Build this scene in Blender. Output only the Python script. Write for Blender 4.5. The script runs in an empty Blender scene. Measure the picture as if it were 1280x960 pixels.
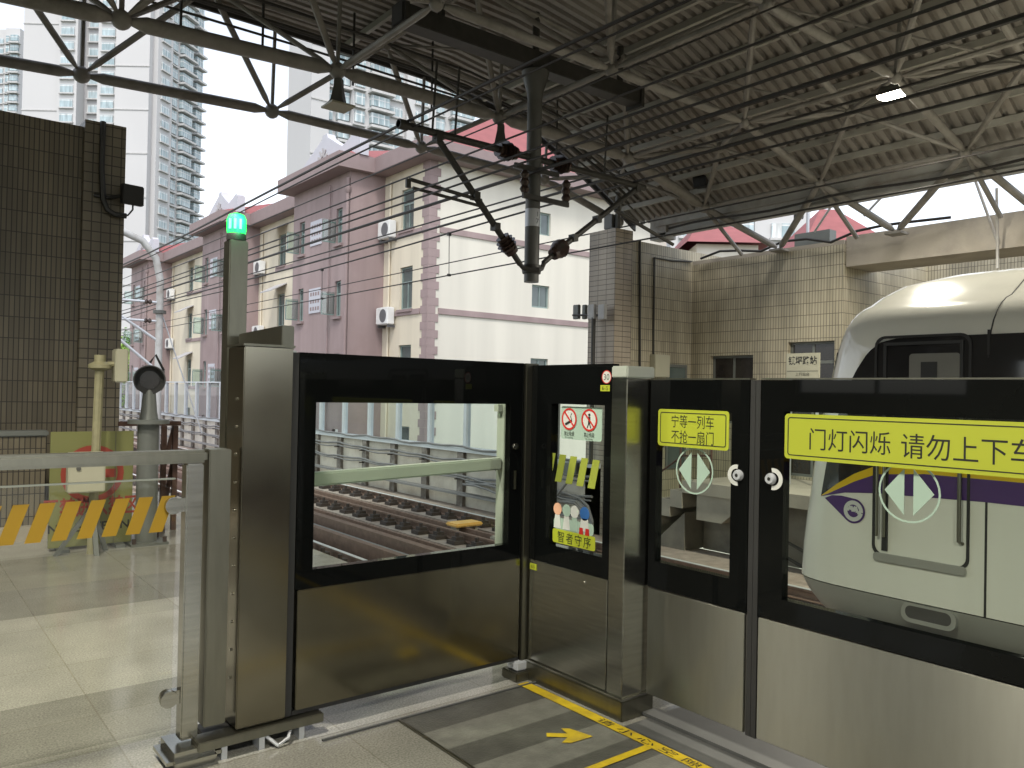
import bpy, bmesh, math, random
from mathutils import Vector, Matrix
random.seed(7)
C = bpy.context.scene.collection
sc = bpy.context.scene
# ------------------------------------------------------------------ camera, sky, sun, exposure
FPX = 1000.0
yaw = math.atan(0.79); pitch = .011; roll = .02
CAM = Vector((0, 0, 1.55))
_F0 = Vector((math.sin(yaw), math.cos(yaw), 0)); _R0 = Vector((math.cos(yaw), -math.sin(yaw), 0)); _Z = Vector((0, 0, 1))
FW = _F0*math.cos(pitch) + _Z*math.sin(pitch); _U0 = -_F0*math.sin(pitch) + _Z*math.cos(pitch)
RT = _R0*math.cos(roll) + _U0*math.sin(roll); UP = _U0*math.cos(roll) - _R0*math.sin(roll)
cam = bpy.data.cameras.new('camera'); co = bpy.data.objects.new('camera', cam); C.objects.link(co)
co.matrix_world = Matrix(((RT.x, UP.x, -FW.x, 0), (RT.y, UP.y, -FW.y, 0), (RT.z, UP.z, -FW.z, 1.55), (0, 0, 0, 1)))
cam.sensor_width = 36; cam.lens = 36*FPX/1280; cam.clip_start = .05; cam.clip_end = 3000
sc.camera = co
SUN_EL, SUN_AZ = math.radians(58), math.radians(215)     # azimuth from +Y towards +X
w = bpy.data.worlds.new('World'); sc.world = w; w.use_nodes = True
nt = w.node_tree; nt.nodes.clear()
o_ = nt.nodes.new('ShaderNodeOutputWorld'); b_ = nt.nodes.new('ShaderNodeBackground'); s_ = nt.nodes.new('ShaderNodeTexSky'); h_ = nt.nodes.new('ShaderNodeHueSaturation')
s_.sky_type = 'NISHITA'; s_.sun_disc = False; s_.sun_elevation = SUN_EL; s_.sun_rotation = SUN_AZ; s_.dust_density = 1.0; s_.air_density = 1.0
h_.inputs['Saturation'].default_value = .35
b_.inputs['Strength'].default_value = .15
nt.links.new(s_.outputs[0], h_.inputs['Color']); nt.links.new(h_.outputs[0], b_.inputs[0]); nt.links.new(b_.outputs[0], o_.inputs[0])
sl = bpy.data.lights.new('sun', 'SUN'); so = bpy.data.objects.new('sun', sl); C.objects.link(so)
sl.energy = 1.0; sl.angle = math.radians(14); sl.color = (1, .96, .9)
sdir = Vector((math.sin(SUN_AZ)*math.cos(SUN_EL), math.cos(SUN_AZ)*math.cos(SUN_EL), math.sin(SUN_EL)))
so.rotation_euler = sdir.to_track_quat('Z', 'Y').to_euler(); so.location = (0, -20, 60)
sc.view_settings.view_transform = 'Standard'; sc.view_settings.look = 'None'
sc.view_settings.exposure = 1.2; sc.view_settings.gamma = 1; sc.view_settings.use_curve_mapping = False
sc.cycles.max_bounces = 10; sc.cycles.diffuse_bounces = 5; sc.cycles.glossy_bounces = 4; sc.cycles.transparent_max_bounces = 16
sc.cycles.sample_clamp_indirect = 4; sc.cycles.caustics_reflective = False; sc.cycles.caustics_refractive = False
sc.cycles.use_denoising = True

# ------------------------------------------------------------------ ray helpers (photo pixel -> point on a real plane)
def ray(x, y): return FW + RT*((x-640)/FPX) - UP*((y-480)/FPX)
def hx(x, y, X): d = ray(x, y); return CAM + d*(X/d.x)
def hy(x, y, Y): d = ray(x, y); return CAM + d*(Y/d.y)
def hz(x, y, z=0): d = ray(x, y); return CAM + d*((z-1.55)/d.z)
def hd(x, y, D): return CAM + ray(x, y)*D

# ------------------------------------------------------------------ materials
M = {}
def node(nt, t, **k):
    n = nt.nodes.new(t)
    for a, b in k.items(): setattr(n, a, b)
    return n
def mat(name, col, rough=.6, metal=0, var=.12, vscale=3., bump=0, bscale=40., spec=.5, aniso=0, stretch=None, rvar=0, coat=0, dirt=None, dscale=1.2):
    m = bpy.data.materials.new(name); m.use_nodes = True; nt = m.node_tree; p = nt.nodes['Principled BSDF']
    p.inputs['Roughness'].default_value = rough; p.inputs['Metallic'].default_value = metal
    p.inputs['Specular IOR Level'].default_value = spec
    p.inputs['Coat Weight'].default_value = coat
    g = node(nt, 'ShaderNodeNewGeometry'); mp = node(nt, 'ShaderNodeMapping'); nt.links.new(g.outputs['Position'], mp.inputs[0])
    if stretch: mp.inputs['Scale'].default_value = stretch
    n = node(nt, 'ShaderNodeTexNoise'); n.inputs['Scale'].default_value = vscale; n.inputs['Detail'].default_value = 6; nt.links.new(mp.outputs[0], n.inputs['Vector'])
    r = node(nt, 'ShaderNodeMapRange'); r.inputs[1].default_value = .25; r.inputs[2].default_value = .75; r.inputs[3].default_value = 1-var; r.inputs[4].default_value = 1+var
    nt.links.new(n.outputs[0], r.inputs[0])
    mx = node(nt, 'ShaderNodeMix', data_type='RGBA', blend_type='MULTIPLY'); mx.inputs[0].default_value = 1
    mx.inputs[6].default_value = (*col, 1); nt.links.new(r.outputs[0], mx.inputs[7])
    out = mx.outputs[2]
    if dirt:
        n2 = node(nt, 'ShaderNodeTexNoise'); n2.inputs['Scale'].default_value = dscale; n2.inputs['Detail'].default_value = 8; n2.inputs['Roughness'].default_value = .65
        nt.links.new(g.outputs['Position'], n2.inputs['Vector'])
        r2 = node(nt, 'ShaderNodeMapRange'); r2.inputs[1].default_value = .5; r2.inputs[2].default_value = .68; r2.inputs[3].default_value = 0; r2.inputs[4].default_value = .75
        nt.links.new(n2.outputs[0], r2.inputs[0])
        m2 = node(nt, 'ShaderNodeMix', data_type='RGBA'); nt.links.new(r2.outputs[0], m2.inputs[0]); nt.links.new(out, m2.inputs[6]); m2.inputs[7].default_value = (*dirt, 1)
        out = m2.outputs[2]
    nt.links.new(out, p.inputs['Base Color'])
    if rvar:
        r3 = node(nt, 'ShaderNodeMapRange'); r3.inputs[3].default_value = max(.02, rough-rvar); r3.inputs[4].default_value = rough+rvar
        nt.links.new(n.outputs[0], r3.inputs[0]); nt.links.new(r3.outputs[0], p.inputs['Roughness'])
    if bump:
        n3 = node(nt, 'ShaderNodeTexNoise'); n3.inputs['Scale'].default_value = bscale; n3.inputs['Detail'].default_value = 4; nt.links.new(mp.outputs[0], n3.inputs['Vector'])
        b = node(nt, 'ShaderNodeBump'); b.inputs['Strength'].default_value = bump; b.inputs['Distance'].default_value = .01
        nt.links.new(n3.outputs[0], b.inputs['Height']); nt.links.new(b.outputs[0], p.inputs['Normal'])
    if aniso:
        p.inputs['Anisotropic'].default_value = aniso
        p.inputs['Anisotropic Rotation'].default_value = .25
        t = node(nt, 'ShaderNodeTangent', direction_type='RADIAL', axis='Z'); nt.links.new(t.outputs[0], p.inputs['Tangent'])
    M[name] = m; return m
def emis(name, col, st):
    m = bpy.data.materials.new(name); m.use_nodes = True; p = m.node_tree.nodes['Principled BSDF']
    p.inputs['Base Color'].default_value = (*col, 1); p.inputs['Emission Color'].default_value = (*col, 1); p.inputs['Emission Strength'].default_value = st
    M[name] = m; return m
def glass(name, tint, gloss=.06):
    m = bpy.data.materials.new(name); m.use_nodes = True; nt = m.node_tree; nt.nodes.clear()
    o = node(nt, 'ShaderNodeOutputMaterial'); t = node(nt, 'ShaderNodeBsdfTransparent'); t.inputs[0].default_value = (*tint, 1)
    g = node(nt, 'ShaderNodeBsdfGlossy'); g.inputs['Roughness'].default_value = .02
    lw = node(nt, 'ShaderNodeLayerWeight'); pw = node(nt, 'ShaderNodeMath', operation='POWER'); pw.inputs[1].default_value = 5; nt.links.new(lw.outputs['Facing'], pw.inputs[0])
    f = node(nt, 'ShaderNodeMapRange'); f.inputs[3].default_value = gloss*.35; f.inputs[4].default_value = .6; nt.links.new(pw.outputs[0], f.inputs[0])
    x = node(nt, 'ShaderNodeMixShader'); nt.links.new(f.outputs[0], x.inputs[0]); nt.links.new(t.outputs[0], x.inputs[1]); nt.links.new(g.outputs[0], x.inputs[2]); nt.links.new(x.outputs[0], o.inputs[0])
    M[name] = m; return m
def tiles(name, c1, c2, mortar, w, h, ms=.006, rough=.45, along='XY'):
    m = bpy.data.materials.new(name); m.use_nodes = True; nt = m.node_tree; p = nt.nodes['Principled BSDF']
    g = node(nt, 'ShaderNodeNewGeometry'); s = node(nt, 'ShaderNodeSeparateXYZ'); nt.links.new(g.outputs['Position'], s.inputs[0])
    c = node(nt, 'ShaderNodeCombineXYZ')
    if along == 'XY':
        a = node(nt, 'ShaderNodeMath', operation='ADD'); nt.links.new(s.outputs[0], a.inputs[0]); nt.links.new(s.outputs[1], a.inputs[1])
        nt.links.new(a.outputs[0], c.inputs[0]); nt.links.new(s.outputs[2], c.inputs[1])
    else:
        nt.links.new(s.outputs[0], c.inputs[0]); nt.links.new(s.outputs[1], c.inputs[1])
    b = node(nt, 'ShaderNodeTexBrick'); b.offset = 0; b.squash = 1
    b.inputs['Scale'].default_value = 1; b.inputs['Brick Width'].default_value = w; b.inputs['Row Height'].default_value = h
    b.inputs['Mortar Size'].default_value = ms; b.inputs['Mortar Smooth'].default_value = .15; b.inputs['Bias'].default_value = 0
    b.inputs['Color1'].default_value = (*c1, 1); b.inputs['Color2'].default_value = (*c2, 1); b.inputs['Mortar'].default_value = (*mortar, 1)
    nt.links.new(c.outputs[0], b.inputs['Vector'])
    n = node(nt, 'ShaderNodeTexNoise'); n.inputs['Scale'].default_value = 1.6; n.inputs['Detail'].default_value = 8; mp = node(nt, 'ShaderNodeMapping'); mp.inputs['Scale'].default_value = (1.4, 1.4, .25); nt.links.new(g.outputs['Position'], mp.inputs[0]); nt.links.new(mp.outputs[0], n.inputs['Vector'])
    r = node(nt, 'ShaderNodeMapRange'); r.inputs[1].default_value = .3; r.inputs[2].default_value = .7; r.inputs[3].default_value = .68; r.inputs[4].default_value = 1.22; nt.links.new(n.outputs[0], r.inputs[0])
    x = node(nt, 'ShaderNodeMix', data_type='RGBA', blend_type='MULTIPLY'); x.inputs[0].default_value = 1; nt.links.new(b.outputs[0], x.inputs[6]); nt.links.new(r.outputs[0], x.inputs[7])
    nt.links.new(x.outputs[2], p.inputs['Base Color']); p.inputs['Roughness'].default_value = rough
    bp = node(nt, 'ShaderNodeBump'); bp.inputs['Strength'].default_value = .5; bp.inputs['Distance'].default_value = .004; bp.invert = True
    nt.links.new(b.outputs[1], bp.inputs['Height']); nt.links.new(bp.outputs[0], p.inputs['Normal'])
    M[name] = m; return m
def floor_mat():
    # polished granite: pale and dark bands of slabs across the platform, slab joints, speckle
    m = bpy.data.materials.new('granite_floor'); m.use_nodes = True; nt = m.node_tree; p = nt.nodes['Principled BSDF']
    g = node(nt, 'ShaderNodeNewGeometry'); s = node(nt, 'ShaderNodeSeparateXYZ'); nt.links.new(g.outputs['Position'], s.inputs[0])
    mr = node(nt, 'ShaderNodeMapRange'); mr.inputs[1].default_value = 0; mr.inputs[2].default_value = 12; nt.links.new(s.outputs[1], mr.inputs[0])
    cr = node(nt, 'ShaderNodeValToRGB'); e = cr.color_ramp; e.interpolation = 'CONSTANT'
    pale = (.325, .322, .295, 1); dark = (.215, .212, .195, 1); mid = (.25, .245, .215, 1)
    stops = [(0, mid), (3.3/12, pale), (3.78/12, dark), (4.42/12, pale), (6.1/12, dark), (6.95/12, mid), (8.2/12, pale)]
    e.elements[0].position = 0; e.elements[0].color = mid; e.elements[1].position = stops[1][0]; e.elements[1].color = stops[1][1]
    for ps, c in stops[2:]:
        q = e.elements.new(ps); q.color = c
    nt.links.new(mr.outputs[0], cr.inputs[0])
    c = node(nt, 'ShaderNodeCombineXYZ'); nt.links.new(s.outputs[0], c.inputs[0]); nt.links.new(s.outputs[1], c.inputs[1])
    b = node(nt, 'ShaderNodeTexBrick'); b.offset = 0
    for k, v in (('Scale', 1), ('Brick Width', .84), ('Row Height', .83), ('Mortar Size', .004), ('Mortar Smooth', .1)): b.inputs[k].default_value = v
    b.inputs['Color1'].default_value = (1, 1, 1, 1); b.inputs['Color2'].default_value = (.88, .88, .87, 1); b.inputs['Mortar'].default_value = (.78, .76, .72, 1)
    nt.links.new(c.outputs[0], b.inputs['Vector'])
    n = node(nt, 'ShaderNodeTexNoise'); n.inputs['Scale'].default_value = 110; n.inputs['Detail'].default_value = 4; nt.links.new(g.outputs['Position'], n.inputs['Vector'])
    r = node(nt, 'ShaderNodeMapRange'); r.inputs[1].default_value = .35; r.inputs[2].default_value = .65; r.inputs[3].default_value = .76; r.inputs[4].default_value = 1.22; nt.links.new(n.outputs[0], r.inputs[0])
    n2 = node(nt, 'ShaderNodeTexNoise'); n2.inputs['Scale'].default_value = 2.2; n2.inputs['Detail'].default_value = 8; nt.links.new(g.outputs['Position'], n2.inputs['Vector'])
    r2 = node(nt, 'ShaderNodeMapRange'); r2.inputs[1].default_value = .3; r2.inputs[2].default_value = .7; r2.inputs[3].default_value = .86; r2.inputs[4].default_value = 1.1; nt.links.new(n2.outputs[0], r2.inputs[0])
    x = cr.outputs[0]
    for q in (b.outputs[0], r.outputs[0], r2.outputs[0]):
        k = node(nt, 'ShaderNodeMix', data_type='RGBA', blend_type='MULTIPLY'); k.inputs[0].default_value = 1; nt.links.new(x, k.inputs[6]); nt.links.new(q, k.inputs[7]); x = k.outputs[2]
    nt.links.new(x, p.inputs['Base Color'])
    r3 = node(nt, 'ShaderNodeMapRange'); r3.inputs[1].default_value = .3; r3.inputs[2].default_value = .7; r3.inputs[3].default_value = .07; r3.inputs[4].default_value = .26; nt.links.new(n2.outputs[0], r3.inputs[0]); nt.links.new(r3.outputs[0], p.inputs['Roughness'])
    M['granite_floor'] = m
def band_mat():
    # dark grey paving, darker and lighter bands by turns along Y
    m = mat('banded_paving', (.12, .12, .105), .42, var=.2, vscale=14, bump=.25, bscale=90, dirt=(.075, .075, .068), dscale=3)
    nt = m.node_tree; p = nt.nodes['Principled BSDF']; l = p.inputs['Base Color'].links[0]; src = l.from_socket
    g = node(nt, 'ShaderNodeNewGeometry'); s = node(nt, 'ShaderNodeSeparateXYZ'); nt.links.new(g.outputs['Position'], s.inputs[0])
    a = node(nt, 'ShaderNodeMath', operation='MULTIPLY'); a.inputs[1].default_value = 2.6; nt.links.new(s.outputs[1], a.inputs[0])
    f = node(nt, 'ShaderNodeMath', operation='FRACT'); nt.links.new(a.outputs[0], f.inputs[0])
    c = node(nt, 'ShaderNodeMapRange'); c.inputs[1].default_value = .47; c.inputs[2].default_value = .5; c.inputs[3].default_value = .62; c.inputs[4].default_value = 1.25; nt.links.new(f.outputs[0], c.inputs[0])
    k = node(nt, 'ShaderNodeMix', data_type='RGBA', blend_type='MULTIPLY'); k.inputs[0].default_value = 1; nt.links.new(src, k.inputs[6]); nt.links.new(c.outputs[0], k.inputs[7]); nt.links.new(k.outputs[2], p.inputs['Base Color'])
floor_mat(); band_mat()
mat('steel', (.47, .465, .42), .22, 1, var=.12, vscale=5, stretch=(1, 1, 14), rvar=.05)
mat('steel_brushed', (.30, .30, .265), .34, 1, var=.045, vscale=5, aniso=.96, stretch=(1, 6, 1))
mat('steel_dark', (.27, .25, .195), .16, 1, var=.08, vscale=4, rvar=.05)
mat('steel_matt', (.235, .228, .185), .34, 1, var=.08, vscale=6, stretch=(6, 6, 1))
mat('pale_cap', (.42, .445, .395), .35, .1, var=.04)
mat('black_gloss', (.004, .0045, .0045), .03, 0, var=.1, spec=.16)
mat('black_matt', (.018, .018, .018), .5, var=.15)
mat('rubber', (.02, .02, .02), .7)
glass('door_glass', (.94, .985, .94), .03); glass('rail_glass', (.97, .97, .93)); glass('barrier_glass', (.93, .95, .97)); glass('clear_pane', (.8, .88, .86), .2)
mat('sticker_yellow', (.40, .44, .035), .4, var=.04); mat('sticker_green', (.36, .48, .40), .45, var=.03); mat('ink', (.015, .015, .013), .5); mat('ink_red', (.5, .025, .02), .45); mat('faded_red', (.25, .04, .025), .5); mat('ink_white', (.6, .61, .58), .45, var=.04)
mat('ink_blue', (.03, .12, .35), .45); mat('ink_peach', (.75, .42, .28), .5); mat('ink_olive', (.30, .35, .05), .45)
mat('stripe_amber', (.37, .22, .008), .45, var=.06); mat('line_yellow', (.5, .36, .012), .55, var=.16, vscale=18, dirt=(.28, .2, .03), dscale=7)
mat('tube_grey', (.25, .238, .22), .5, .0, var=.18, vscale=5, dirt=(.13, .12, .10), dscale=2); mat('deck_grey', (.29, .272, .25), .55, 0, var=.1, vscale=1.2, dirt=(.21, .175, .14), dscale=.7)
mat('purlin_grey', (.38, .37, .335), .55, var=.12); mat('fascia_grey', (.42, .42, .41), .6, var=.1, dirt=(.25, .22, .19))
mat('ohl_dark', (.045, .043, .038), .55, .2, var=.25, vscale=9); mat('ohl_grey', (.10, .10, .092), .5, .2, var=.2); mat('insulator', (.05, .032, .026), .25, var=.15); mat('wire', (.035, .032, .03), .5, .4)
tiles('tile_dark', (.15, .128, .088), (.108, .092, .062), (.03, .025, .02), .047, .225, .005)
tiles('tile_pilaster', (.18, .158, .115), (.138, .12, .087), (.04, .034, .026), .095, .108, .006)
tiles('tile_tan', (.43, .39, .285), (.36, .325, .235), (.11, .095, .07), .06, .225, .006)
tiles('tile_pillar', (.43, .375, .30), (.40, .345, .27), (.15, .125, .10), .24, .105, .007)
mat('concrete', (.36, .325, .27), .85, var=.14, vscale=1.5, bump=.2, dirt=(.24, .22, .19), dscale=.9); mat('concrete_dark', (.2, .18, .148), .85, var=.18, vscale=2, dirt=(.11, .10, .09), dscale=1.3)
mat('trackbed', (.31, .255, .22), .9, var=.25, vscale=6, bump=.3, dirt=(.20, .135, .105), dscale=1.1); mat('rail_rust', (.19, .12, .09), .65, .3, var=.25, vscale=9); mat('rail_top', (.72, .72, .72), .28, .25, var=.05); mat('iron_dark', (.055, .04, .035), .7, .2, var=.3, vscale=8)  # rail_top: sky reflection on the rail heads put into a pale colour
mat('parapet', (.60, .545, .47), .9, var=.15, vscale=1.6, bump=.15, dirt=(.42, .36, .30), dscale=1.4); mat('rib_brown', (.17, .145, .125), .8, var=.3, vscale=6, dirt=(.33, .3, .27), dscale=6); mat('cable_grey', (.17, .165, .165), .55, var=.15); mat('galv', (.52, .54, .57), .45, .3, var=.08)
mat('train_white', (.78, .775, .695), .14, 0, var=.035, vscale=1.4, coat=.6, spec=.5, stretch=(2.5, 2.5, .3)); mat('train_skirt', (.36, .36, .33), .3, .2, var=.06, coat=.2); mat('train_black', (.02, .02, .022), .06, spec=.6); mat('train_purple', (.075, .032, .155), .3, var=.04); mat('train_yellow', (.70, .47, .012), .3, var=.03); mat('train_under', (.06, .055, .05), .8, var=.3); mat('train_inside', (.17, .17, .15), .6)
mat('pink_wall', (.31, .235, .228), .85, var=.16, vscale=1.1, dirt=(.265, .195, .19), dscale=.5, stretch=(1.5, 1.5, .12)); mat('cream_wall', (.64, .575, .45), .85, var=.11, vscale=1.1, stretch=(1.5, 1.5, .12)); mat('white_wall', (.66, .625, .54), .85, var=.09, vscale=.9, stretch=(1.3, 1.3, .1)); mat('eave_pink', (.27, .205, .20), .8, var=.06); mat('red_roof', (.28, .09, .09), .7, var=.12, vscale=2); mat('dormer_white', (.5, .5, .54), .8, var=.03)
mat('win_frame', (.22, .28, .26), .5); mat('win_black', (.018, .015, .014), .2, var=.3); mat('win_dark', (.085, .11, .105), .15, var=.3, vscale=1.5, spec=.8); mat('win_teal', (.12, .2, .19), .1, var=.4, vscale=1.2, spec=.8); mat('ac_white', (.72, .72, .70), .5); mat('ac_grille', (.12, .12, .125), .6)
mat('tower_wall', (.52, .51, .505), .85, var=.04, vscale=.05); mat('tower_grey', (.40, .39, .39), .85, var=.05, vscale=.05); tiles('tower_glass', (.42, .50, .52), (.28, .36, .38), (.62, .63, .62), 1.1, 1.5, .09, .25); mat('tower_slab', (.5, .49, .48), .8)  # tower tones lightened in place of distance haze
mat('leaf', (.085, .15, .045), .7, var=.5, vscale=2.5); mat('leaf_light', (.22, .36, .06), .7, var=.4, vscale=2.5); mat('bark', (.12, .09, .06), .9)
mat('city_ground', (.16, .17, .13), .95, var=.3, vscale=.08); mat('rust_steel', (.10, .055, .042), .75, .2, var=.35, vscale=12); mat('signal_grey', (.14, .15, .14), .5, .2, var=.1); mat('box_cream', (.38, .37, .28), .5, var=.06); mat('pole_yellow', (.25, .235, .14), .5, var=.2, vscale=9); mat('sign_olive', (.165, .17, .06), .5, var=.08, vscale=3); mat('beacon_yellow', (.75, .45, .12), .5, var=.08)
emis('green_lamp', (.008, .85, .07), 2.2); emis('green_core', (.07, .95, .18), 3); emis('lamp_glow', (1, .95, .80), 26); mat('lamp_shell', (.10, .10, .09), .5, .1)

# ------------------------------------------------------------------ mesh builder
class MB:
    def __init__(s): s.v = []; s.f = []
    def add(s, vs, fs):
        n = len(s.v); s.v += [Vector(q) for q in vs]; s.f += [tuple(i+n for i in f) for f in fs]; return s
    def box(s, x0, x1, y0, y1, z0, z1):
        x0, x1 = sorted((x0, x1)); y0, y1 = sorted((y0, y1)); z0, z1 = sorted((z0, z1))
        return s.add([(x, y, z) for z in (z0, z1) for y in (y0, y1) for x in (x0, x1)], [(0, 2, 3, 1), (4, 5, 7, 6), (0, 1, 5, 4), (2, 6, 7, 3), (0, 4, 6, 2), (1, 3, 7, 5)])
    def poly(s, *p): return s.add(p, [tuple(range(len(p)))])
    def prism(s, pts, ax, d0, d1):
        f = {'x': lambda a, b, d: (d, a, b), 'y': lambda a, b, d: (a, d, b), 'z': lambda a, b, d: (a, b, d)}[ax]; n = len(pts)
        return s.add([f(a, b, d0) for a, b in pts]+[f(a, b, d1) for a, b in pts], [tuple(range(n)), tuple(range(n, 2*n))]+[(i, (i+1) % n, n+(i+1) % n, n+i) for i in range(n)])
    def ringprism(s, outer, inner, ax, d0, d1):
        f = {'x': lambda a, b, d: (d, a, b), 'y': lambda a, b, d: (a, d, b), 'z': lambda a, b, d: (a, b, d)}[ax]; n = len(outer); vs = []
        for d in (d0, d1):
            vs += [f(a, b, d) for a, b in outer]; vs += [f(a, b, d) for a, b in inner]
        fs = []
        for i in range(n):
            j = (i+1) % n
            fs += [(i, j, n+j, n+i), (2*n+i, 2*n+j, 3*n+j, 3*n+i), (i, j, 2*n+j, 2*n+i), (n+i, n+j, 3*n+j, 3*n+i)]
        return s.add(vs, fs)
    def frame(s, ax, a0, a1, b0, b1, ia0, ia1, ib0, ib1, d0, d1):
        return s.ringprism([(a0, b0), (a1, b0), (a1, b1), (a0, b1)], [(ia0, ib0), (ia1, ib0), (ia1, ib1), (ia0, ib1)], ax, d0, d1)
    def tube(s, p0, p1, r, n=8, r1=None, caps=True):
        p0, p1 = Vector(p0), Vector(p1); d = (p1-p0).normalized(); a = d.orthogonal().normalized(); b = d.cross(a); r1 = r if r1 is None else r1
        vs = [p+(a*math.cos(2*math.pi*i/n)+b*math.sin(2*math.pi*i/n))*q for p, q in ((p0, r), (p1, r1)) for i in range(n)]
        fs = [(i, (i+1) % n, n+(i+1) % n, n+i) for i in range(n)]
        if caps: fs += [tuple(range(n)), tuple(range(n, 2*n))]
        return s.add(vs, fs)
    def strut(s, p0, p1, r, n=10, t=.16):
        p0, p1 = Vector(p0), Vector(p1); d = (p1-p0).normalized(); q0, q1 = p0+d*t*1.7, p1-d*t*1.7
        s.tube(q0, q1, r, n); s.tube(p0+d*t*.6, q0, r*.45, n, r, False); s.tube(q1, p1-d*t*.6, r, n, r*.45, False); return s
    def path(s, pts, r, n=6):
        pts = [Vector(p) for p in pts]; rings = []; a = None
        for i, p in enumerate(pts):
            d = (pts[min(i+1, len(pts)-1)]-pts[max(i-1, 0)]).normalized()
            a = (d.orthogonal() if a is None else a-d*a.dot(d)).normalized(); b = d.cross(a)
            rings += [p+(a*math.cos(2*math.pi*k/n)+b*math.sin(2*math.pi*k/n))*r for k in range(n)]
        fs = [(i*n+k, i*n+(k+1) % n, (i+1)*n+(k+1) % n, (i+1)*n+k) for i in range(len(pts)-1) for k in range(n)]
        fs += [tuple(range(n)), tuple(range((len(pts)-1)*n, len(pts)*n))]
        return s.add(rings, fs)
    def lathe(s, c, prof, n=20, ax='z'):
        c = Vector(c); f = {'z': lambda r, t, h: Vector((r*math.cos(t), r*math.sin(t), h)), 'x': lambda r, t, h: Vector((h, r*math.cos(t), r*math.sin(t))), 'y': lambda r, t, h: Vector((r*math.cos(t), h, r*math.sin(t)))}[ax]
        vs = [c+f(max(r, 1e-4), 2*math.pi*i/n, h) for r, h in prof for i in range(n)]
        fs = [(j*n+i, j*n+(i+1) % n, (j+1)*n+(i+1) % n, (j+1)*n+i) for j in range(len(prof)-1) for i in range(n)]
        fs += [tuple(range(n)), tuple(range((len(prof)-1)*n, len(prof)*n))]
        return s.add(vs, fs)
    def ball(s, c, r, n=12): return s.lathe(c, [(r*math.sin(math.pi*i/8), -r*math.cos(math.pi*i/8)) for i in range(9)], n)
    def obox(s, c, a, b, d):
        c, a, b, d = map(Vector, (c, a, b, d))
        return s.add([c+a*i+b*j+d*k for k in (-1, 1) for j in (-1, 1) for i in (-1, 1)], [(0, 2, 3, 1), (4, 5, 7, 6), (0, 1, 5, 4), (2, 6, 7, 3), (0, 4, 6, 2), (1, 3, 7, 5)])
    def build(s, name, m, parent=None, base=None, bevel=0, smooth=True, label=None, kind=None):
        base = Vector(base) if base is not None else Vector((0, 0, 0))
        if parent is not None:
            q = parent
            while q.parent: q = q.parent
            base = Vector(q.location)
        me = bpy.data.meshes.new(name); me.from_pydata([v-base for v in s.v], [], s.f)
        bm = bmesh.new(); bm.from_mesh(me); bmesh.ops.recalc_face_normals(bm, faces=bm.faces)
        if bevel:
            ed = [e for e in bm.edges if len(e.link_faces) == 2 and e.calc_face_angle(0) > .6]
            bmesh.ops.bevel(bm, geom=ed, offset=bevel, segments=2, affect='EDGES', clamp_overlap=True)
        bm.to_mesh(me); bm.free()
        if smooth and len(me.polygons):
            me.polygons.foreach_set('use_smooth', [True]*len(me.polygons)); me.set_sharp_from_angle(angle=.6)
        me.materials.append(M[m] if isinstance(m, str) else m)
        o = bpy.data.objects.new(name, me); C.objects.link(o)
        if parent is not None: o.parent = parent
        else: o.location = base
        if label: o['label'] = label
        if kind: o['kind'] = kind
        return o
def thing(name, label, cat, loc, group=None):
    o = bpy.data.objects.new(name, None); C.objects.link(o); o.location = loc; o.empty_display_size = .2; o['label'] = label; o['category'] = cat
    if group: o['group'] = group
    return o
def tag(o, label, cat, group=None):
    o['label'] = label; o['category'] = cat
    if group: o['group'] = group
    return o
def struct(name, mb, m, **k): o = mb.build(name, m, **k); o['kind'] = 'structure'; return o
def copy_tree(o, loc=None, label=None, parent=None):
    c = o.copy(); C.objects.link(c)
    if parent: c.parent = parent
    if loc is not None: c.location = loc
    if label: c['label'] = label
    for ch in o.children: copy_tree(ch, parent=c)
    return c
def circ(a, b, r, n=28, t0=0, t1=2*math.pi): return [(a+r*math.cos(t0+(t1-t0)*i/n), b+r*math.sin(t0+(t1-t0)*i/n)) for i in range(n)]
def rrect(a0, a1, b0, b1, r, n=5):
    a0, a1 = sorted((a0, a1)); b0, b1 = sorted((b0, b1)); p = []
    for ca, cb, t in ((a1-r, b1-r, 0), (a0+r, b1-r, 1), (a0+r, b0+r, 2), (a1-r, b0+r, 3)):
        p += [(ca+r*math.cos(math.pi/2*(t+i/n)), cb+r*math.sin(math.pi/2*(t+i/n))) for i in range(n+1)]
    return p
FX = ((0, -1, 0), (0, 0, 1)); FY = ((1, 0, 0), (0, 0, 1)); FZ = ((0, -1, 0), (1, 0, 0))   # reading direction and up: faces -X, -Y, +Z
def lettering(body, pos, size, axes, m, parent, name='lettering', fit=None, bold=0, space=1.0):
    cu = bpy.data.curves.new('t', 'FONT'); cu.body = body; cu.size = size; cu.align_x = 'CENTER'; cu.align_y = 'CENTER'; cu.offset = bold; cu.resolution_u = 3; cu.space_character = space
    o = bpy.data.objects.new('t', cu); C.objects.link(o); dg = bpy.context.evaluated_depsgraph_get(); dg.update()
    me = bpy.data.meshes.new_from_object(o.evaluated_get(dg)); C.objects.unlink(o); bpy.data.objects.remove(o)
    xs = [v.co.x for v in me.vertices]; ys = [v.co.y for v in me.vertices]; cx = (min(xs)+max(xs))/2; cy = (min(ys)+max(ys))/2
    k = fit/(max(xs)-min(xs)) if fit else 1
    a, b = map(Vector, axes); q = parent
    while q.parent: q = q.parent
    base = Vector(q.location); P = Vector(pos)
    for v in me.vertices: v.co = P-base+a*((v.co.x-cx)*k)+b*(v.co.y-cy)
    me.materials.clear(); me.materials.append(M[m]); me.name = name
    ob = bpy.data.objects.new(name, me); C.objects.link(ob); ob.parent = parent; return ob
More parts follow.
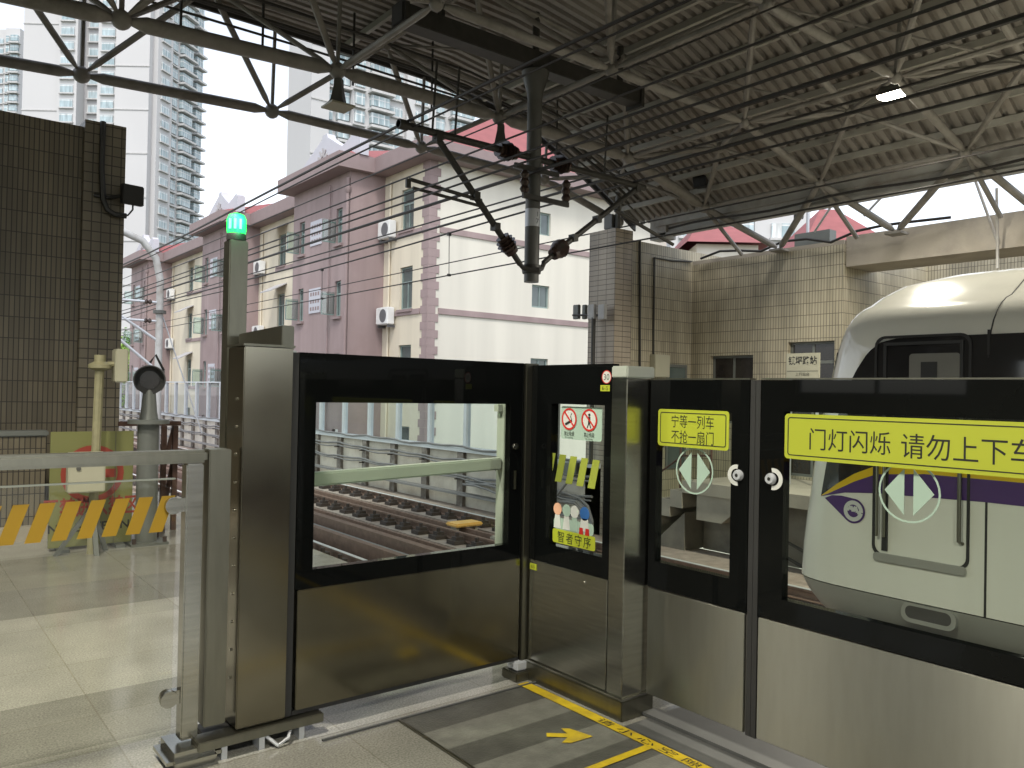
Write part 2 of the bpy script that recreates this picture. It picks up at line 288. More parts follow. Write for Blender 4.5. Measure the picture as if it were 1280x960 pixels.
def wall_open(mb, O, eu, W, H0, H1, n, ops, depth):
    """vertical wall from O along eu (len W) z H0..H1, openings (u0,u1,z0,z1), reveals going back along -n"""
    O, eu, n = Vector(O), Vector(eu), Vector(n)
    us = sorted({0, W, *[a for o in ops for a in o[:2]]}); zs = sorted({H0, H1, *[a for o in ops for a in o[2:]]})
    P = lambda u, z, d=0: O+eu*u+Vector((0, 0, z))-n*d
    for i in range(len(us)-1):
        for j in range(len(zs)-1):
            um, zm = (us[i]+us[i+1])/2, (zs[j]+zs[j+1])/2
            if any(o[0] < um < o[1] and o[2] < zm < o[3] for o in ops): continue
            mb.poly(P(us[i], zs[j]), P(us[i+1], zs[j]), P(us[i+1], zs[j+1]), P(us[i], zs[j+1]))
    for a, b, c, d in ops:
        for (p, q) in (((a, c), (b, c)), ((b, c), (b, d)), ((b, d), (a, d)), ((a, d), (a, c))):
            mb.poly(P(*p), P(*q), P(*q, depth), P(*p, depth))
def lerp_tab(tab, x):
    for (a, b), (c, d) in zip(tab, tab[1:]):
        if x <= c: t = (x-a)/(c-a); return b+(d-b)*t
    return tab[-1][1]

# ================================================================== THE SETTING
struct('city_ground', MB().poly((-900, -900, -8), (900, -900, -8), (900, 900, -8), (-900, 900, -8)), 'city_ground')
EDGE = 3.33
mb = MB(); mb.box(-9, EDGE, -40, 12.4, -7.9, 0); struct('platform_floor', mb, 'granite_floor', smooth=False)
mb = MB(); mb.box(EDGE+.003, 12.15, -60, 170, -2.2, -1.3); struct('viaduct_trackbed', mb, 'trackbed', smooth=False)
mb = MB(); mb.poly((1.95, -6, .004), (2.76, -6, .004), (2.76, 3.262, .004), (1.95, 3.262, .004)); struct('paving_strip', mb, 'banded_paving')
mb = MB(); mb.poly((2.765, -6, .004), (EDGE, -6, .004), (EDGE, 2.6, .004), (2.765, 2.6, .004)); mat('slate', (.07, .072, .07), .5, var=.15, vscale=8); struct('edge_paving', mb, 'slate')
# far platform with its end stairs
FPX0 = 11.62
mb = MB(); mb.box(FPX0, 13.9, -40, 9.6, -.22, 0); mb.box(FPX0+.9, 13.9, -40, 9.3, -1.3, -.223); struct('far_platform', mb, 'concrete')

# ================================================================== STATION ROOF (space frame vault)
roof = thing('station_roof', 'grey vaulted canopy of corrugated metal deck on a tubular space frame', 'roof', (5, 0, 0))
DECK = [(-9, 4.6), (-7, 5.5), (-5, 6.25), (-2.5, 6.9), (0, 7.2), (2.5, 7.3), (5, 7.3), (7.5, 7.25), (9.5, 7.0), (11, 6.4), (12.2, 5.8), (13.05, 5.3)]
YE = 12.2
mb = MB(); xs = [-9+i*.55 for i in range(41)]; xs[-1] = 13.05
per = .178; prof = []; y = YE
while y > -24:
    prof += [(y, 0), (y-.085, 0), (y-.092, .075), (y-.17, .075)]; y -= per
nv = len(prof)
for x in xs:
    z = lerp_tab(DECK, x); mb.v += [Vector((x, py, z+dz)) for py, dz in prof]
for i in range(len(xs)-1):
    for j in range(nv-1): mb.f.append((i*nv+j, i*nv+j+1, (i+1)*nv+j+1, (i+1)*nv+j))
mb.build('roof_deck', 'deck_grey', roof, smooth=False)
BX = [-3.3, -.6, 2.07, 4.75, 7.5, 10.4, 12.55]; BZ = [5.0, 5.55, 5.72, 5.85, 5.85, 5.8, 5.25]
BY = [12.25, 9.95, 7.5, 5.15, 2.75, .35, -2.05]
TX = [-1.95, .72, 3.4, 6.12, 8.95, 11.4]
TY = [11.1, 8.72, 6.32, 3.95, 1.55, -.85]
tz = lambda x: lerp_tab(DECK, x)-.3
B = {(i, j): Vector((BX[i], BY[j], BZ[i]+(.06 if j == 0 else 0))) for i in range(7) for j in range(7)}
T = {(i, j): Vector((TX[i], TY[j], tz(TX[i]))) for i in range(6) for j in range(6)}
nodes_m = []
for j in range(7):
    r = (.075, .095, .06, .06, .06, .06, .06)[j]
    for i in range(6):
        MB().strut(B[i, j], B[i+1, j], r, 12).build('bottom_chord', 'tube_grey', roof)
for k, j in ((i, j) for j in range(7) for i in range(1, 7)):
    MB().ball(B[k, j], .115 if j < 2 else .085).build('ball_node', 'tube_grey', roof)
for i in range(1, 7):
    for j in range(1, 5): MB().strut(B[i, j], B[i, j+1], .042, 8).build('bottom_chord', 'tube_grey', roof) if i > 2 else None
for j in range(6):
    for i in range(5): MB().strut(T[i, j], T[i+1, j], .055, 10).build('top_chord', 'tube_grey', roof)
    for i in range(6): MB().ball(T[i, j], .09).build('top_node', 'tube_grey', roof)
for j in range(5):
    for i in range(6):
        MB().tube(T[i, j], T[i, j+1], .03, 8).build('top_tie', 'tube_grey', roof)
        if i < 5: MB().tube(T[i, j], T[i+1, j+1], .022, 6).build('top_brace', 'tube_grey', roof)
for j in range(6):
    for i in range(1, 6):
        x = BX[i]; MB().tube(B[i, j], (x, BY[j]-.05, lerp_tab(DECK, x)-.1), .03, 8).build('deck_prop', 'tube_grey', roof)
rest = MB(); cnt = 0
for j in range(6):
    for i in range(6):
        for di in (0, 1):
            for dj in (0, 1):
                if (i+di, j+dj) in B:
                    p, q = T[i, j], B[i+di, j+dj]; cnt += 1
                    if cnt <= 98: MB().strut(p, q, .036 if dj else .045, 8).build('web_strut', 'tube_grey', roof)
                    else: rest.strut(p, q, .04, 8)
rest.build('web_strut_row', 'tube_grey', roof, kind='stuff')
# hangers from deck to top nodes and purlin pairs
for i, x in enumerate(TX+[10.2, 12.3, -4, -6.2]):
    for dx in (-.2, .2):
        z = lerp_tab(DECK, x+dx)
        MB().box(x+dx-.03, x+dx+.03, -24, YE-.1, z-.1, z-.004).build('purlin', 'purlin_grey', roof, smooth=False)
# raking struts from the right edge nodes down to the opposite wall
FEET = [9.05, 6.75, 4.6, 2.3]
for k, y in enumerate(FEET):
    f = Vector((13.75, y, 4.47))
    for j in (k+1, k+2):
        MB().strut(B[6, j], f, .06, 10, .1).build('raking_strut', 'tube_grey', roof)
    MB().box(13.6, 13.89, y-.14, y+.14, 4.42, 4.46).build('base_plate', 'tube_grey', roof)
for j in range(1, 5):
    MB().tube(B[6, j], (13.72, BY[j]-.05, 4.46), .04).build('roof_post', 'tube_grey', roof)
for a, b in (((1210, 200), (1246, 300)), ((1246, 235), (1247, 335)), ((1150, 195), (1080, 270)), ((1080, 195), (1018, 290))): MB().tube(tuple(hx(*a, 13.6)), tuple(hx(*b, 13.85)), .022, 6).build('tie_rod', 'fascia_grey', roof)
mb = MB().box(13.06, 13.26, -24, 11.6, 5.02, 5.43); mb.box(13.0, 13.3, -24, 11.6, 4.975, 5.017)
mb.build('gutter_fascia', 'fascia_grey', roof, smooth=False)
MB().box(12.96, 13.055, -24, 11.6, 5.17, 5.42).build('deck_closure', 'fascia_grey', roof, smooth=False)
MB().box(13.0, 13.34, 11.3, 11.75, 4.9, 5.36).build('gutter_end_box', 'fascia_grey', roof, bevel=.01)
MB().path([(12.75, y, 5.02+.03*math.sin(y*2)) for y in [11-.6*i for i in range(40)]], .022).build('eave_cable', 'wire', roof)
for k, (yy, dz, r) in enumerate(((10.9, -.62, .022), (11.05, -.78, .018), (11.2, -.5, .03), (10.75, -.45, .02))):
    MB().path([(x, yy, lerp_tab(DECK, x)+dz) for x in [-3+.7*i for i in range(22)]], r).build('edge_conduit', 'ohl_dark', roof)
for x in (1.2, 3.0, 4.1, 5.5, 6.9, 8.3, 9.6):
    z = lerp_tab(DECK, x); MB().tube((x, 10.98, z-.05), (x, 10.98, z-1.15), .018, 6).build('conduit_hanger', 'ohl_dark', roof)
MB().box(-3, 12.6, YE-.06, YE+.02, 0, 0.001) if 0 else None
ed = MB()
for x0, x1 in zip(xs, xs[1:]):
    z0, z1 = lerp_tab(DECK, x0), lerp_tab(DECK, x1)
    ed.add([(x0, YE+.01, z0-.12), (x1, YE+.01, z1-.12), (x1, YE+.01, z1+.12), (x0, YE+.01, z0+.12), (x0, YE+.06, z0-.12), (x1, YE+.06, z1-.12), (x1, YE+.06, z1+.12), (x0, YE+.06, z0+.12)], [(0, 1, 2, 3), (4, 5, 6, 7), (0, 1, 5, 4), (3, 2, 6, 7)])
ed.build('verge_trim', 'ohl_dark', roof)

# high bay lamps hanging in the roof
def dark_lamp(p, label):
    t = thing('hanging_lamp', label, 'lamp', p, 'unlit box lamps hanging under the roof edge'); x, y, z = p
    MB().lathe((x, y, z), [(.07, .0), (.075, -.1), (.12, -.3), (.17, -.36)], 4).build('lamp_housing', 'lamp_shell', t, smooth=False)
    MB().box(x-.17, x+.17, y-.17, y+.17, z-.385, z-.361).build('diffuser', 'box_cream', t)
    return t
dark_lamp((4.75, 9.9, 5.72), 'unlit hanging lamp with square mouth, in front of the pale tower block')
dark_lamp((7.5, 9.9, 5.72), 'unlit hanging lamp with square mouth, beside the dark hanging wire post')
def lit_lamp(p, label, watt, wide=150):
    t = thing('bay_lamp', label, 'lamp', p, 'lit round lamps under the canopy'); x, y, z = p
    MB().lathe(p, [(.03, .25), (.05, .22), (.12, .2), (.2, .05), (.215, 0)], 28).build('lamp_shade', 'lamp_shell', t)
    MB().lathe((x, y, z-.004), [(.2, -.012), (.205, .0)], 28).build('glowing_lens', 'lamp_glow', t)
    l = bpy.data.lights.new('bay_light', 'SPOT'); l.energy = watt; l.color = (1, .94, .80); l.shadow_soft_size = .18; l.spot_size = math.radians(wide); l.spot_blend = .5
    o = bpy.data.objects.new('bay_light', l); C.objects.link(o); o.parent = t; o.location = (0, 0, -.25)
    return t
lit_lamp((10.75, 5.35, 5.72), 'lit round white lamp glowing under the corrugated roof', 520)
lit_lamp((-.3, 2.55, 5.35), 'lit round lamp over the platform, out of the picture above the glass doors', 420)
lit_lamp((.2, -3.2, 5.35), 'lit round lamp over the platform, behind the photographer', 420)
lit_lamp((-.6, 5.4, 5.3), 'added unseen round lamp brightening the far end of the platform, left of the picture', 330, 118)  # added lamp, unseen, brightens the floor at the platform end
lit_lamp((10.75, .3, 5.72), 'lit round lamp over the train, right of the picture', 520)

# ================================================================== OVERHEAD LINE
post = thing('wire_post', 'dark steel post hanging from the roof with cantilever arms for the overhead wires', 'post', (7.2, 8.72, 6.1))
YP = 8.72
MB().box(4.95, 9.3, YP-.13, YP+.13, 6.12, 6.36).build('cross_beam', 'ohl_dark', post, bevel=.01)
for x in (5.0, 9.25): MB().box(x-.03, x+.03, YP-.17, YP+.17, 6.06, 6.4).build('beam_end_plate', 'ohl_dark', post)
for x in (5.6, 7.2, 8.9):
    MB().tube((x, YP, 6.36), (x, YP, 6.95), .05).build('beam_hanger', 'ohl_dark', post)
MB().lathe((7.2, YP, 0), [(.2, 6.1), (.17, 5.98), (.12, 5.82), (.105, 5.7), (.105, 3.12)], 20).build('post_tube', 'ohl_grey', post)
MB().lathe((7.2, YP, 0), [(.1072, 4.15), (.1072, 3.9)], 20).build('number_plate', 'galv', post)
lettering('1\n7', (7.2, YP-.109, 4.02), .1, FY, 'ink', post, 'plate_digits')
def insul(p, d, L=.36, r=.145):
    p, d = Vector(p), Vector(d).normalized(); mb = MB(); mb.tube(p-d*L/2, p+d*L/2, .045, 10)
    for k in range(5):
        q = p+d*(L*(-.36+.18*k)); mb.tube(q-d*.03, q+d*.03, r*(.7, .9, 1, .9, .7)[k], 14, r*.6)
    mb.build('insulator', 'insulator', post)
ZA = 4.88
for a, b in (((5.0, ZA), (6.55, ZA)), ((6.9, ZA), (7.6, ZA)), ((7.8, ZA), (9.5, ZA-.02))):
    MB().tube((a[0], YP, a[1]), (b[0], YP, b[1]), .048, 10).build('top_arm', 'ohl_dark', post)
MB().tube((5.0, YP, ZA), (5.12, YP, ZA), .065, 10).build('arm_end', 'ohl_dark', post)
insul((6.72, YP, ZA), (1, 0, 0)); insul((7.7, YP, ZA), (1, 0, 0))
for a, b, c in (((5.56, 4.84), (6.72, 3.63), (6.99, 3.35)), ((9.35, 4.84), (7.75, 3.68), (7.42, 3.42))):
    A, Bq, Cq = (Vector((q[0], YP, q[1])) for q in (a, b, c))
    MB().tube(A, Bq, .044, 10).build('stay_arm', 'ohl_dark', post); insul(Bq+(Cq-Bq)*.15, Cq-Bq, .3)
    MB().tube(Bq, Cq, .04, 10).build('stay_foot', 'ohl_dark', post)
    for t in (.02, .55, .85):
        q = A+(Bq-A)*t; MB().obox(q, Vector((.045, 0, .0)), (0, .06, 0), (0, 0, .05)).build('arm_clamp', 'ohl_dark', post)
MB().path([(6.97, YP, 3.37), (7.03, YP-.02, 3.3), (7.2, YP-.14, 3.28), (7.37, YP-.02, 3.33), (7.44, YP, 3.44)], .035, 8).build('post_collar', 'ohl_dark', post)
MB().lathe((7.2, YP, 3.3), [(.13, -.06), (.14, 0), (.13, .06)], 16).build('post_collar', 'ohl_dark', post)
for z, q in ((4.42, 0), (4.28, 1)): MB().box(6.9, 7.75, YP-.16, YP-.12, z-.035, z+.035).build('bracket_bar', 'ohl_dark', post) if q else MB().box(6.75, 7.55, YP-.16, YP-.12, z-.035+.25, z+.035+.25).build('bracket_bar', 'ohl_dark', post)
for x, z in ((6.93, 4.47), (7.7, 4.47)): MB().lathe((x, YP-.14, z), [(.045, -.15), (.07, -.1), (.045, -.05), (.07, 0), (.045, .05), (.07, .1), (.03, .16)], 12).build('insulator', 'insulator', post)
MB().tube((6.3, YP, 4.13), (5.15, YP-.05, 4.2), .026, 8).build('steady_arm', 'ohl_dark', post)
MB().tube((6.35, YP, 4.05), (5.2, YP-.05, 4.1), .022, 8).build('steady_arm', 'ohl_dark', post)
MB().box(5.1, 5.16, YP-.07, YP-.03, 4.09, 4.2).build('wire_clamp', 'ohl_dark', post)
MB().tube((8.85, YP, 4.4), (10.1, YP-.1, 4.02), .03, 8).build('steady_arm', 'ohl_dark', post)
for x in (5.5, 5.85, 8.6): MB().tube((x, YP, ZA), (x+.05, YP, ZA+.95), .016, 6).build('arm_hanger', 'ohl_dark', post)
def wire(x, z, r, label, grp, sag=.0, y0=-12, y1=90):
    mb = MB(); mb.path([(x, y0+(y1-y0)*i/40, z-sag*math.sin(math.pi*(((y0+(y1-y0)*i/40)-8.72) % 24)/24)**2) for i in range(41)], r, 6)
    return tag(mb.build('overhead_wire', 'wire', base=(x, 0, z)), label, 'wire', grp)
G = 'overhead wires strung along the tracks'
wire(5.12, 4.93, .02, 'thick messenger wire over the near track, highest of its bundle', G, .12)
wire(5.19, 4.87, .012, 'thinner messenger wire just under the thick one on the near track', G, .12)
wire(5.1, 4.0, .012, 'upper wire of the contact pair above the near track', G)
wire(5.14, 3.92, .012, 'lower wire of the contact pair above the near track', G)
wire(9.25, 5.07, .024, 'feeder wire over the far track, above its messenger', G, .05)
wire(9.22, 4.9, .018, 'messenger wire over the far track from which droppers hang', G, .14)
wire(9.25, 3.97, .013, 'lowest wire, the contact wire above the far track', G)
wire(9.9, 5.45, .018, 'dark cable clipped under the roof, a little left of the lit lamp', G)
wire(11.9, 5.0, .014, 'dark cable low along the far side of the roof', G)
wire(6.2, 4.78, .013, 'cable between the near wires and the hanging post', G)
wire(7.05, 4.62, .026, 'thick feeder cable running past the hanging post', G)
wire(7.4, 5.72, .012, 'thin cable high under the roof, above the hanging post', G)
for k, y in enumerate((13.9, 20, 27)):
    z1 = 4.9-.14*math.sin(math.pi*((y-8.72) % 24)/24)**2
    d = MB().tube((9.235, y, z1), (9.25, y, 3.97), .008, 6); d.box(9.2, 9.27, y-.03, y+.03, z1-.05, z1+.02); d.box(9.22, 9.28, y-.03, y+.03, 3.95, 4.0)
    tag(d.build('wire_dropper', 'wire', base=(9.24, y, 3.97)), ('short dropper between the far track wires, nearest of the three', 'dropper between the far track wires, middle of the three', 'dropper between the far track wires, farthest of the three')[k], 'dropper', 'droppers between overhead wires')

# ================================================================== TRACKS, PARAPET
for x, lab in ((4.37, 'rail nearest the platform, mostly hidden below its edge'), (5.87, 'worn steel rail with bright head, second from the platform'), (8.5, 'rusty rail, inner rail of the far track'), (10.0, 'rusty rail with bright head along the parapet, farthest from the platform')):
    t = thing('track_rail', lab, 'rail', (x, 0, -1.3), 'rails of the two tracks')
    sec = [(-.075, -1.2), (.075, -1.2), (.075, -1.185), (.012, -1.165), (.012, -1.095), (.036, -1.08), (.036, -1.053), (-.036, -1.053), (-.036, -1.08), (-.012, -1.095), (-.012, -1.165), (-.075, -1.185)]
    MB().prism([(x+a, b) for a, b in sec], 'y', -40, 160).build('rail_web', 'rail_rust', t, smooth=False)
    MB().box(x-.034, x+.034, -40, 160, -1.0525, -1.045).build('rail_head', 'rail_top' if x in (5.87, 10.0, 4.37) else 'rail_rust', t, smooth=False)
    for s in (-1, 1):
        q = [10.2+.62*k for k in range(48)]
        fast = MB()
        for y in (q if s < 0 else []):
            fast = MB(); fast.box(x+s*.08, x+s*.32, y-.13, y+.13, -1.22, -1.15); fast.box(x+s*.09, x+s*.25, y-.075, y+.075, -1.15, -1.09); fast.lathe((x+s*.18, y, -1.09), [(.04, 0), (.04, .07)], 6)
            fast.build('rail_fastener', 'iron_dark', t)
    pl = MB(); pl.box(x-.42, x+.42, -40, 160, -1.297, -1.222); pl.build('rail_plinth', 'trackbed', t, smooth=False)
for x0, x1, z0, z1, m, lab in ((7.0, 7.16, -1.3, -1.0, 'rail_rust', 'rusty guard kerb running between the two tracks'), (6.4, 6.52, -1.3, -1.02, 'rail_rust', 'rusty kerb next to the bright rail of the near track'), (6.7, 6.78, -1.3, -1.1, 'cable_grey', 'low grey cable duct between the two tracks'), (9.06, 9.14, -1.3, -1.12, 'rail_rust', 'rusty steel strip along the middle of the far track'), (7.65, 7.73, -1.3, -1.12, 'rail_rust', 'rusty steel strip beside the far track')):
    tag(MB().box(x0, x1, -40, 160, z0+.003, z1).build('track_kerb', m, base=(x0, 0, z0), smooth=False), lab, 'kerb', 'kerbs and strips along the tracks')
p = hz(575, 658, -1.05); t = thing('track_beacon', 'yellow beacon box mounted between the rails of the far track', 'beacon', (9.1, 13.1, -1.3))
MB().box(8.85, 9.5, 12.85, 13.25, -1.1, -1.03).build('beacon_body', 'beacon_yellow', t, bevel=.025)
for x in (8.95, 9.4): MB().box(x-.03, x+.03, 12.95, 13.15, -1.298, -1.1).build('beacon_leg', 'concrete', t)
tag(MB().box(8.9, 9.6, 11.4, 11.85, -1.297, -1.1).build('cable_box', 'concrete', base=(9.2, 11.6, -1.3), bevel=.02), 'low grey concrete cable box beside the yellow beacon', 'box')

par = thing('parapet_wall', 'long concrete parapet with brown ribs and cable runs beyond the tracks', 'wall', (11.5, 40, -1.3))
MB().box(11.5, 11.75, 11.6, 150, -2.2, .05).build('wall_panel', 'parapet', par, smooth=False)
MB().box(11.38, 11.8, 11.6, 150, .053, .15).build('coping', 'galv', par, smooth=False)
RIBY = [13.1+1.68*k for k in range(44)]
for y in RIBY:
    MB().box(11.4, 11.497, y-.13, y+.13, -1.3, .05).build('rib', 'rib_brown', par, smooth=False)
for k, (z, r, dx) in enumerate(((-.12, .03, .13), (-.2, .022, .16), (-.5, .03, .14), (-.56, .02, .17), (.2, .03, .12))):
    pts = []
    for i in range(int((110-11.7)/.42)):
        y = 11.7+.42*i; ph = ((y-13.1) % 1.68)/1.68
        pts.append((11.5-dx, y, z-.05*math.sin(math.pi*ph)+.02*math.sin(y*1.7+k)))
    MB().path(pts, r, 6).build('cable', 'cable_grey', par)
MB().box(11.16, 11.395, 11.7, 110, -.98, -.93).build('cable_tray', 'cable_grey', par, smooth=False)
for y in RIBY[:26]:
    for z in (-.24, -.6): MB().box(11.25, 11.4, y-.02, y+.02, z-.03, z).build('cable_bracket', 'iron_dark', par)
bar = thing('noise_barrier', 'clear glazed noise barrier on pale steel posts along the parapet', 'barrier', (11.6, 40, .15))
for y in RIBY: MB().box(11.52, 11.66, y-.06, y+.06, .153, 1.72).build('barrier_post', 'galv', bar, smooth=False)
for k in range(len(RIBY)-1):
    MB().box(11.585, 11.6, RIBY[k]+.065, RIBY[k+1]-.065, .16, 1.66).build('barrier_pane', 'barrier_glass', bar, smooth=False)
MB().box(11.55, 11.63, 11.7, RIBY[-1], 1.722, 1.78).build('top_rail', 'galv', bar, smooth=False)

tc = thing('trackside_cables', 'bundle of grey cables looping from a small box at the parapet start', 'cables', (11.2, 12.6, -.9))
for k in range(5):
    MB().path([(11.3-.03*k, 16-.5*i, -.52-.06*k-.08*math.sin(i*.9+k)) for i in range(9)]+[(11.25, 11.7, -.7-.06*k), (11.2, 11.5, -1.0-.03*k)], .028, 6).build('cable', 'cable_grey', tc)
MB().path([(11.32, 12.3, .1), (11.2, 12.2, -.2), (11.15, 12.5, -.55), (11.2, 13.2, -.72), (11.3, 14.5, -.75)], .03, 8).build('cable_loop', 'cable_grey', tc)
MB().box(11.2, 11.39, 12.1, 12.4, -.1, .12).build('junction_box', 'signal_grey', tc, bevel=.01)
eb = thing('equipment_box', 'pale equipment box on a thin frame fixed to the parapet top', 'box', (11.4, 14.2, .15))
MB().box(11.3, 11.5, 14.3, 14.65, .42, .78).build('box_body', 'galv', eb, bevel=.015); MB().box(11.37, 11.43, 13.95, 14.01, .153, .95).build('frame_post', 'galv', eb); MB().box(11.37, 11.43, 13.6, 14.7, .8, .84).build('frame_bar', 'galv', eb)
MB().path([(11.35, 14.5, .42), (11.3, 14.55, 0), (11.28, 14.6, -.5), (11.3, 14.45, -.85), (11.3, 14.2, -.7)], .018, 6).build('box_cable', 'wire', eb)
# curved catenary mast far along the track
mx, my = 6.95, 27.0
t = thing('catenary_mast', 'pale grey mast with curved top standing between the tracks far away', 'mast', (mx, my, -1.3))
mb = MB().path([(mx, my, -1.3), (mx, my, 2), (mx, my, 4.9), (mx-.15, my, 5.6), (mx-.55, my, 6.1), (mx-1.1, my, 6.3), (mx-3.6, my, 6.35)], .11, 12); mb.build('mast_tube', 'fascia_grey', t)
for z0, z1 in ((2.95, 4.2), (2.0, 3.6)):
    MB().tube((mx, my, z0), (mx-1.9, my, z1), .045).build('cantilever_arm', 'galv', t); MB().tube((mx, my, z1), (mx-1.9, my, z1), .04).build('cantilever_arm', 'galv', t)
MB().lathe((mx, my, 3.9), [(.2, -.05), (.2, .05)], 12).build('mast_collar', 'ohl_grey', t); MB().lathe((mx, my, 2.0), [(.2, -.05), (.2, .05)], 12).build('mast_collar', 'ohl_grey', t)
for z in (4.2, 3.6): MB().lathe((mx-.35, my, z), [(.03, -.12), (.09, -.06), (.04, 0), (.09, .06), (.03, .12)], 10, 'x').build('insulator', 'insulator', t)
MB().tube((mx+.05, my, 3.9), (mx+1.5, my+.3, 0), .02).build('stay_wire', 'galv', t)

# ================================================================== LEFT: end of the platform
wl = thing('tiled_end_wall', 'dark brown tiled end wall with a wide pilaster, at the platform end', 'wall', (0, 9.9, 0))
MB().box(-9, 1.7, 9.9, 10.2, 0, 4.4).build('wall_face', 'tile_dark', wl, smooth=False)
MB().box(1.703, 2.12, 9.8, 10.25, 0, 4.46).build('pilaster', 'tile_pilaster', wl, smooth=False)
lw = thing('low_tiled_wall', 'low dark tiled wall with metal coping in front of the end wall', 'wall', (.2, 9.2, 0))
MB().box(-9, 1.32, 9.2, 9.32, 0, 1.02).build('wall_face', 'tile_dark', lw, smooth=False)
MB().box(-9, 1.34, 9.17, 9.35, 1.023, 1.08).build('coping', 'signal_grey', lw, bevel=.01)
MB().box(-9, 1.36, 9.1, 9.197, 0, .14).build('plinth', 'concrete', lw, smooth=False)
t = thing('flood_lamp', 'small black flood lamp on a bracket at the pilaster edge', 'lamp', (2.2, 9.72, 3.7))
c0 = hy(165, 244, 9.62); MB().obox(c0, (.115, .02, 0), (0, .07, .01), (0, 0, .11)).build('lamp_housing', 'black_matt', t, bevel=.01)
MB().path([tuple(c0+Vector((-.1, .02, -.02))), (1.95, 9.75, c0.z-.04), (1.8, 9.775, c0.z-.03)], .022).build('bracket', 'black_matt', t)
MB().path([tuple(hy(*q, 9.72)) for q in ((129, 152), (128, 180), (127, 210), (129, 250), (134, 262), (143, 268), (158, 270))], .03).build('conduit', 'black_matt', t)
MB().path([tuple(hy(*q, 9.65)) for q in ((150, 270), (160, 269), (166, 262), (166, 254))], .01).build('lead', 'black_matt', t)

# warning board
bd = thing('warning_board', 'olive yellow no entry warning board standing on the platform end', 'sign', (1.6, 8.4, 0))
bx0, bx1, by, bz0, bz1 = hy(62, 600, 8.4).x, hy(166, 600, 8.4).x, 8.4, .03, hy(62, 540, 8.4).z
MB().box(bx0, bx1, by, by+.03, bz0, bz1).build('board', 'sign_olive', bd, bevel=.004)
MB().box(bx0+.77*(bx1-bx0), bx0+.775*(bx1-bx0), by-.006, by-.001, bz0, bz1).build('upright_line', 'ohl_grey', bd)  # thin grey upright line on the board face
cc = hy(116, 592, by); MB().ringprism(circ(cc.x, cc.z, .27), circ(cc.x, cc.z, .215), 'y', by-.003, by-.001).build('prohibition_ring', 'faded_red', bd)
MB().box(cc.x-.2, cc.x+.2, by-.003, by-.001, cc.z-.04, cc.z+.04).build('prohibition_bar', 'faded_red', bd)
lettering('严禁进入禁区', ((bx0+bx1)/2, by-.003, hy(100, 634, by).z), .19, FY, 'faded_red', bd, fit=.82, bold=.004)
lettering('NO ENTERING', ((bx0+bx1)/2+.03, by-.003, hy(100, 659, by).z), .11, FY, 'ink', bd, fit=.78, bold=.002)
for x in (bx0+.12, bx1-.12):
    MB().box(x-.04, x+.04, by-.12, by+.2, 0, .03).build('foot', 'signal_grey', bd)
# slanted stand with a cream box on it
st = thing('call_box_stand', 'slanted stand with a cream box in front of the warning board', 'stand', (1.6, 8.0, 0))
b0 = hz(114, 692); yb = b0.y
MB().tube((b0.x, yb, 0), tuple(hy(125, 452, yb)), .04, 10).build('pole', 'pole_yellow', st)
MB().lathe(tuple(hy(125, 452, yb)), [(.06, -.08), (.1, -.06), (.1, -.03), (.05, 0), (.05, .06)], 14).build('pole_cap', 'pole_yellow', st)
c1 = hy(107, 590, yb-.1); MB().box(c1.x-.15, c1.x+.15, yb-.17, yb-.05, c1.z-.18, c1.z+.18).build('box_body', 'box_cream', st, bevel=.01)
MB().lathe((c1.x-.07, yb-.172, c1.z+.04), [(.02, -.008), (.02, 0)], 10, 'y').build('box_lock', 'ohl_grey', st)
c2 = hy(142, 455, yb); MB().box(c2.x+.0, c2.x+.11, yb-.08, yb+.08, c2.z-.17, c2.z+.14).build('speaker_panel', 'box_cream', st, bevel=.01)
MB().tube(tuple(hy(125, 456, yb)), (c2.x, yb, c2.z), .025, 8).build('speaker_arm', 'pole_yellow', st)
for dx, dy in ((-.28, .06), (.14, .1), (.02, -.12)):
    MB().obox((b0.x+dx/2, yb+dy/2, .22), Vector((dx/2, dy/2, -.22)), (.02, 0, 0), (0, .02, 0)).build('leg', 'signal_grey', st)
# round signal on a flanged post
sg = thing('track_signal', 'grey flanged post with a round hooded black signal lamp', 'signal', (2.1, 8.44, 0))
q = hz(182, 679); SX, SY = q.x, q.y
zf = hy(184, 527, SY).z; zs = hy(184, 475, SY).z
MB().tube((SX, SY, .0), (SX, SY, zf), .1, 16).build('post', 'signal_grey', sg)
MB().box(SX-.17, SX+.17, SY-.17, SY+.17, .0, .025).build('base_plate', 'signal_grey', sg)
for dx in (-.14, .14):
    for dy in (-.14, .14): MB().lathe((SX+dx, SY+dy, .025), [(.02, 0), (.02, .05)], 6).build('bolt', 'iron_dark', sg)
MB().lathe((SX, SY, zf), [(.19, -.02), (.19, .02)], 20).build('flange', 'signal_grey', sg)
MB().lathe((SX, SY, zf), [(.09, .02), (.075, .1), (.06, .28), (.05, .32)], 16).build('neck', 'signal_grey', sg)
ax = (CAM-Vector((SX, SY, zs))); ax.z = 0; ax.normalize()
hd_ = MB(); P0 = Vector((SX, SY, zs)); hd_.tube(P0-ax*.1, P0+ax*.05, .135, 20, .142); hd_.build('lamp_housing', 'black_matt', sg)
side = Vector((-ax.y, ax.x, 0)); hood = MB()
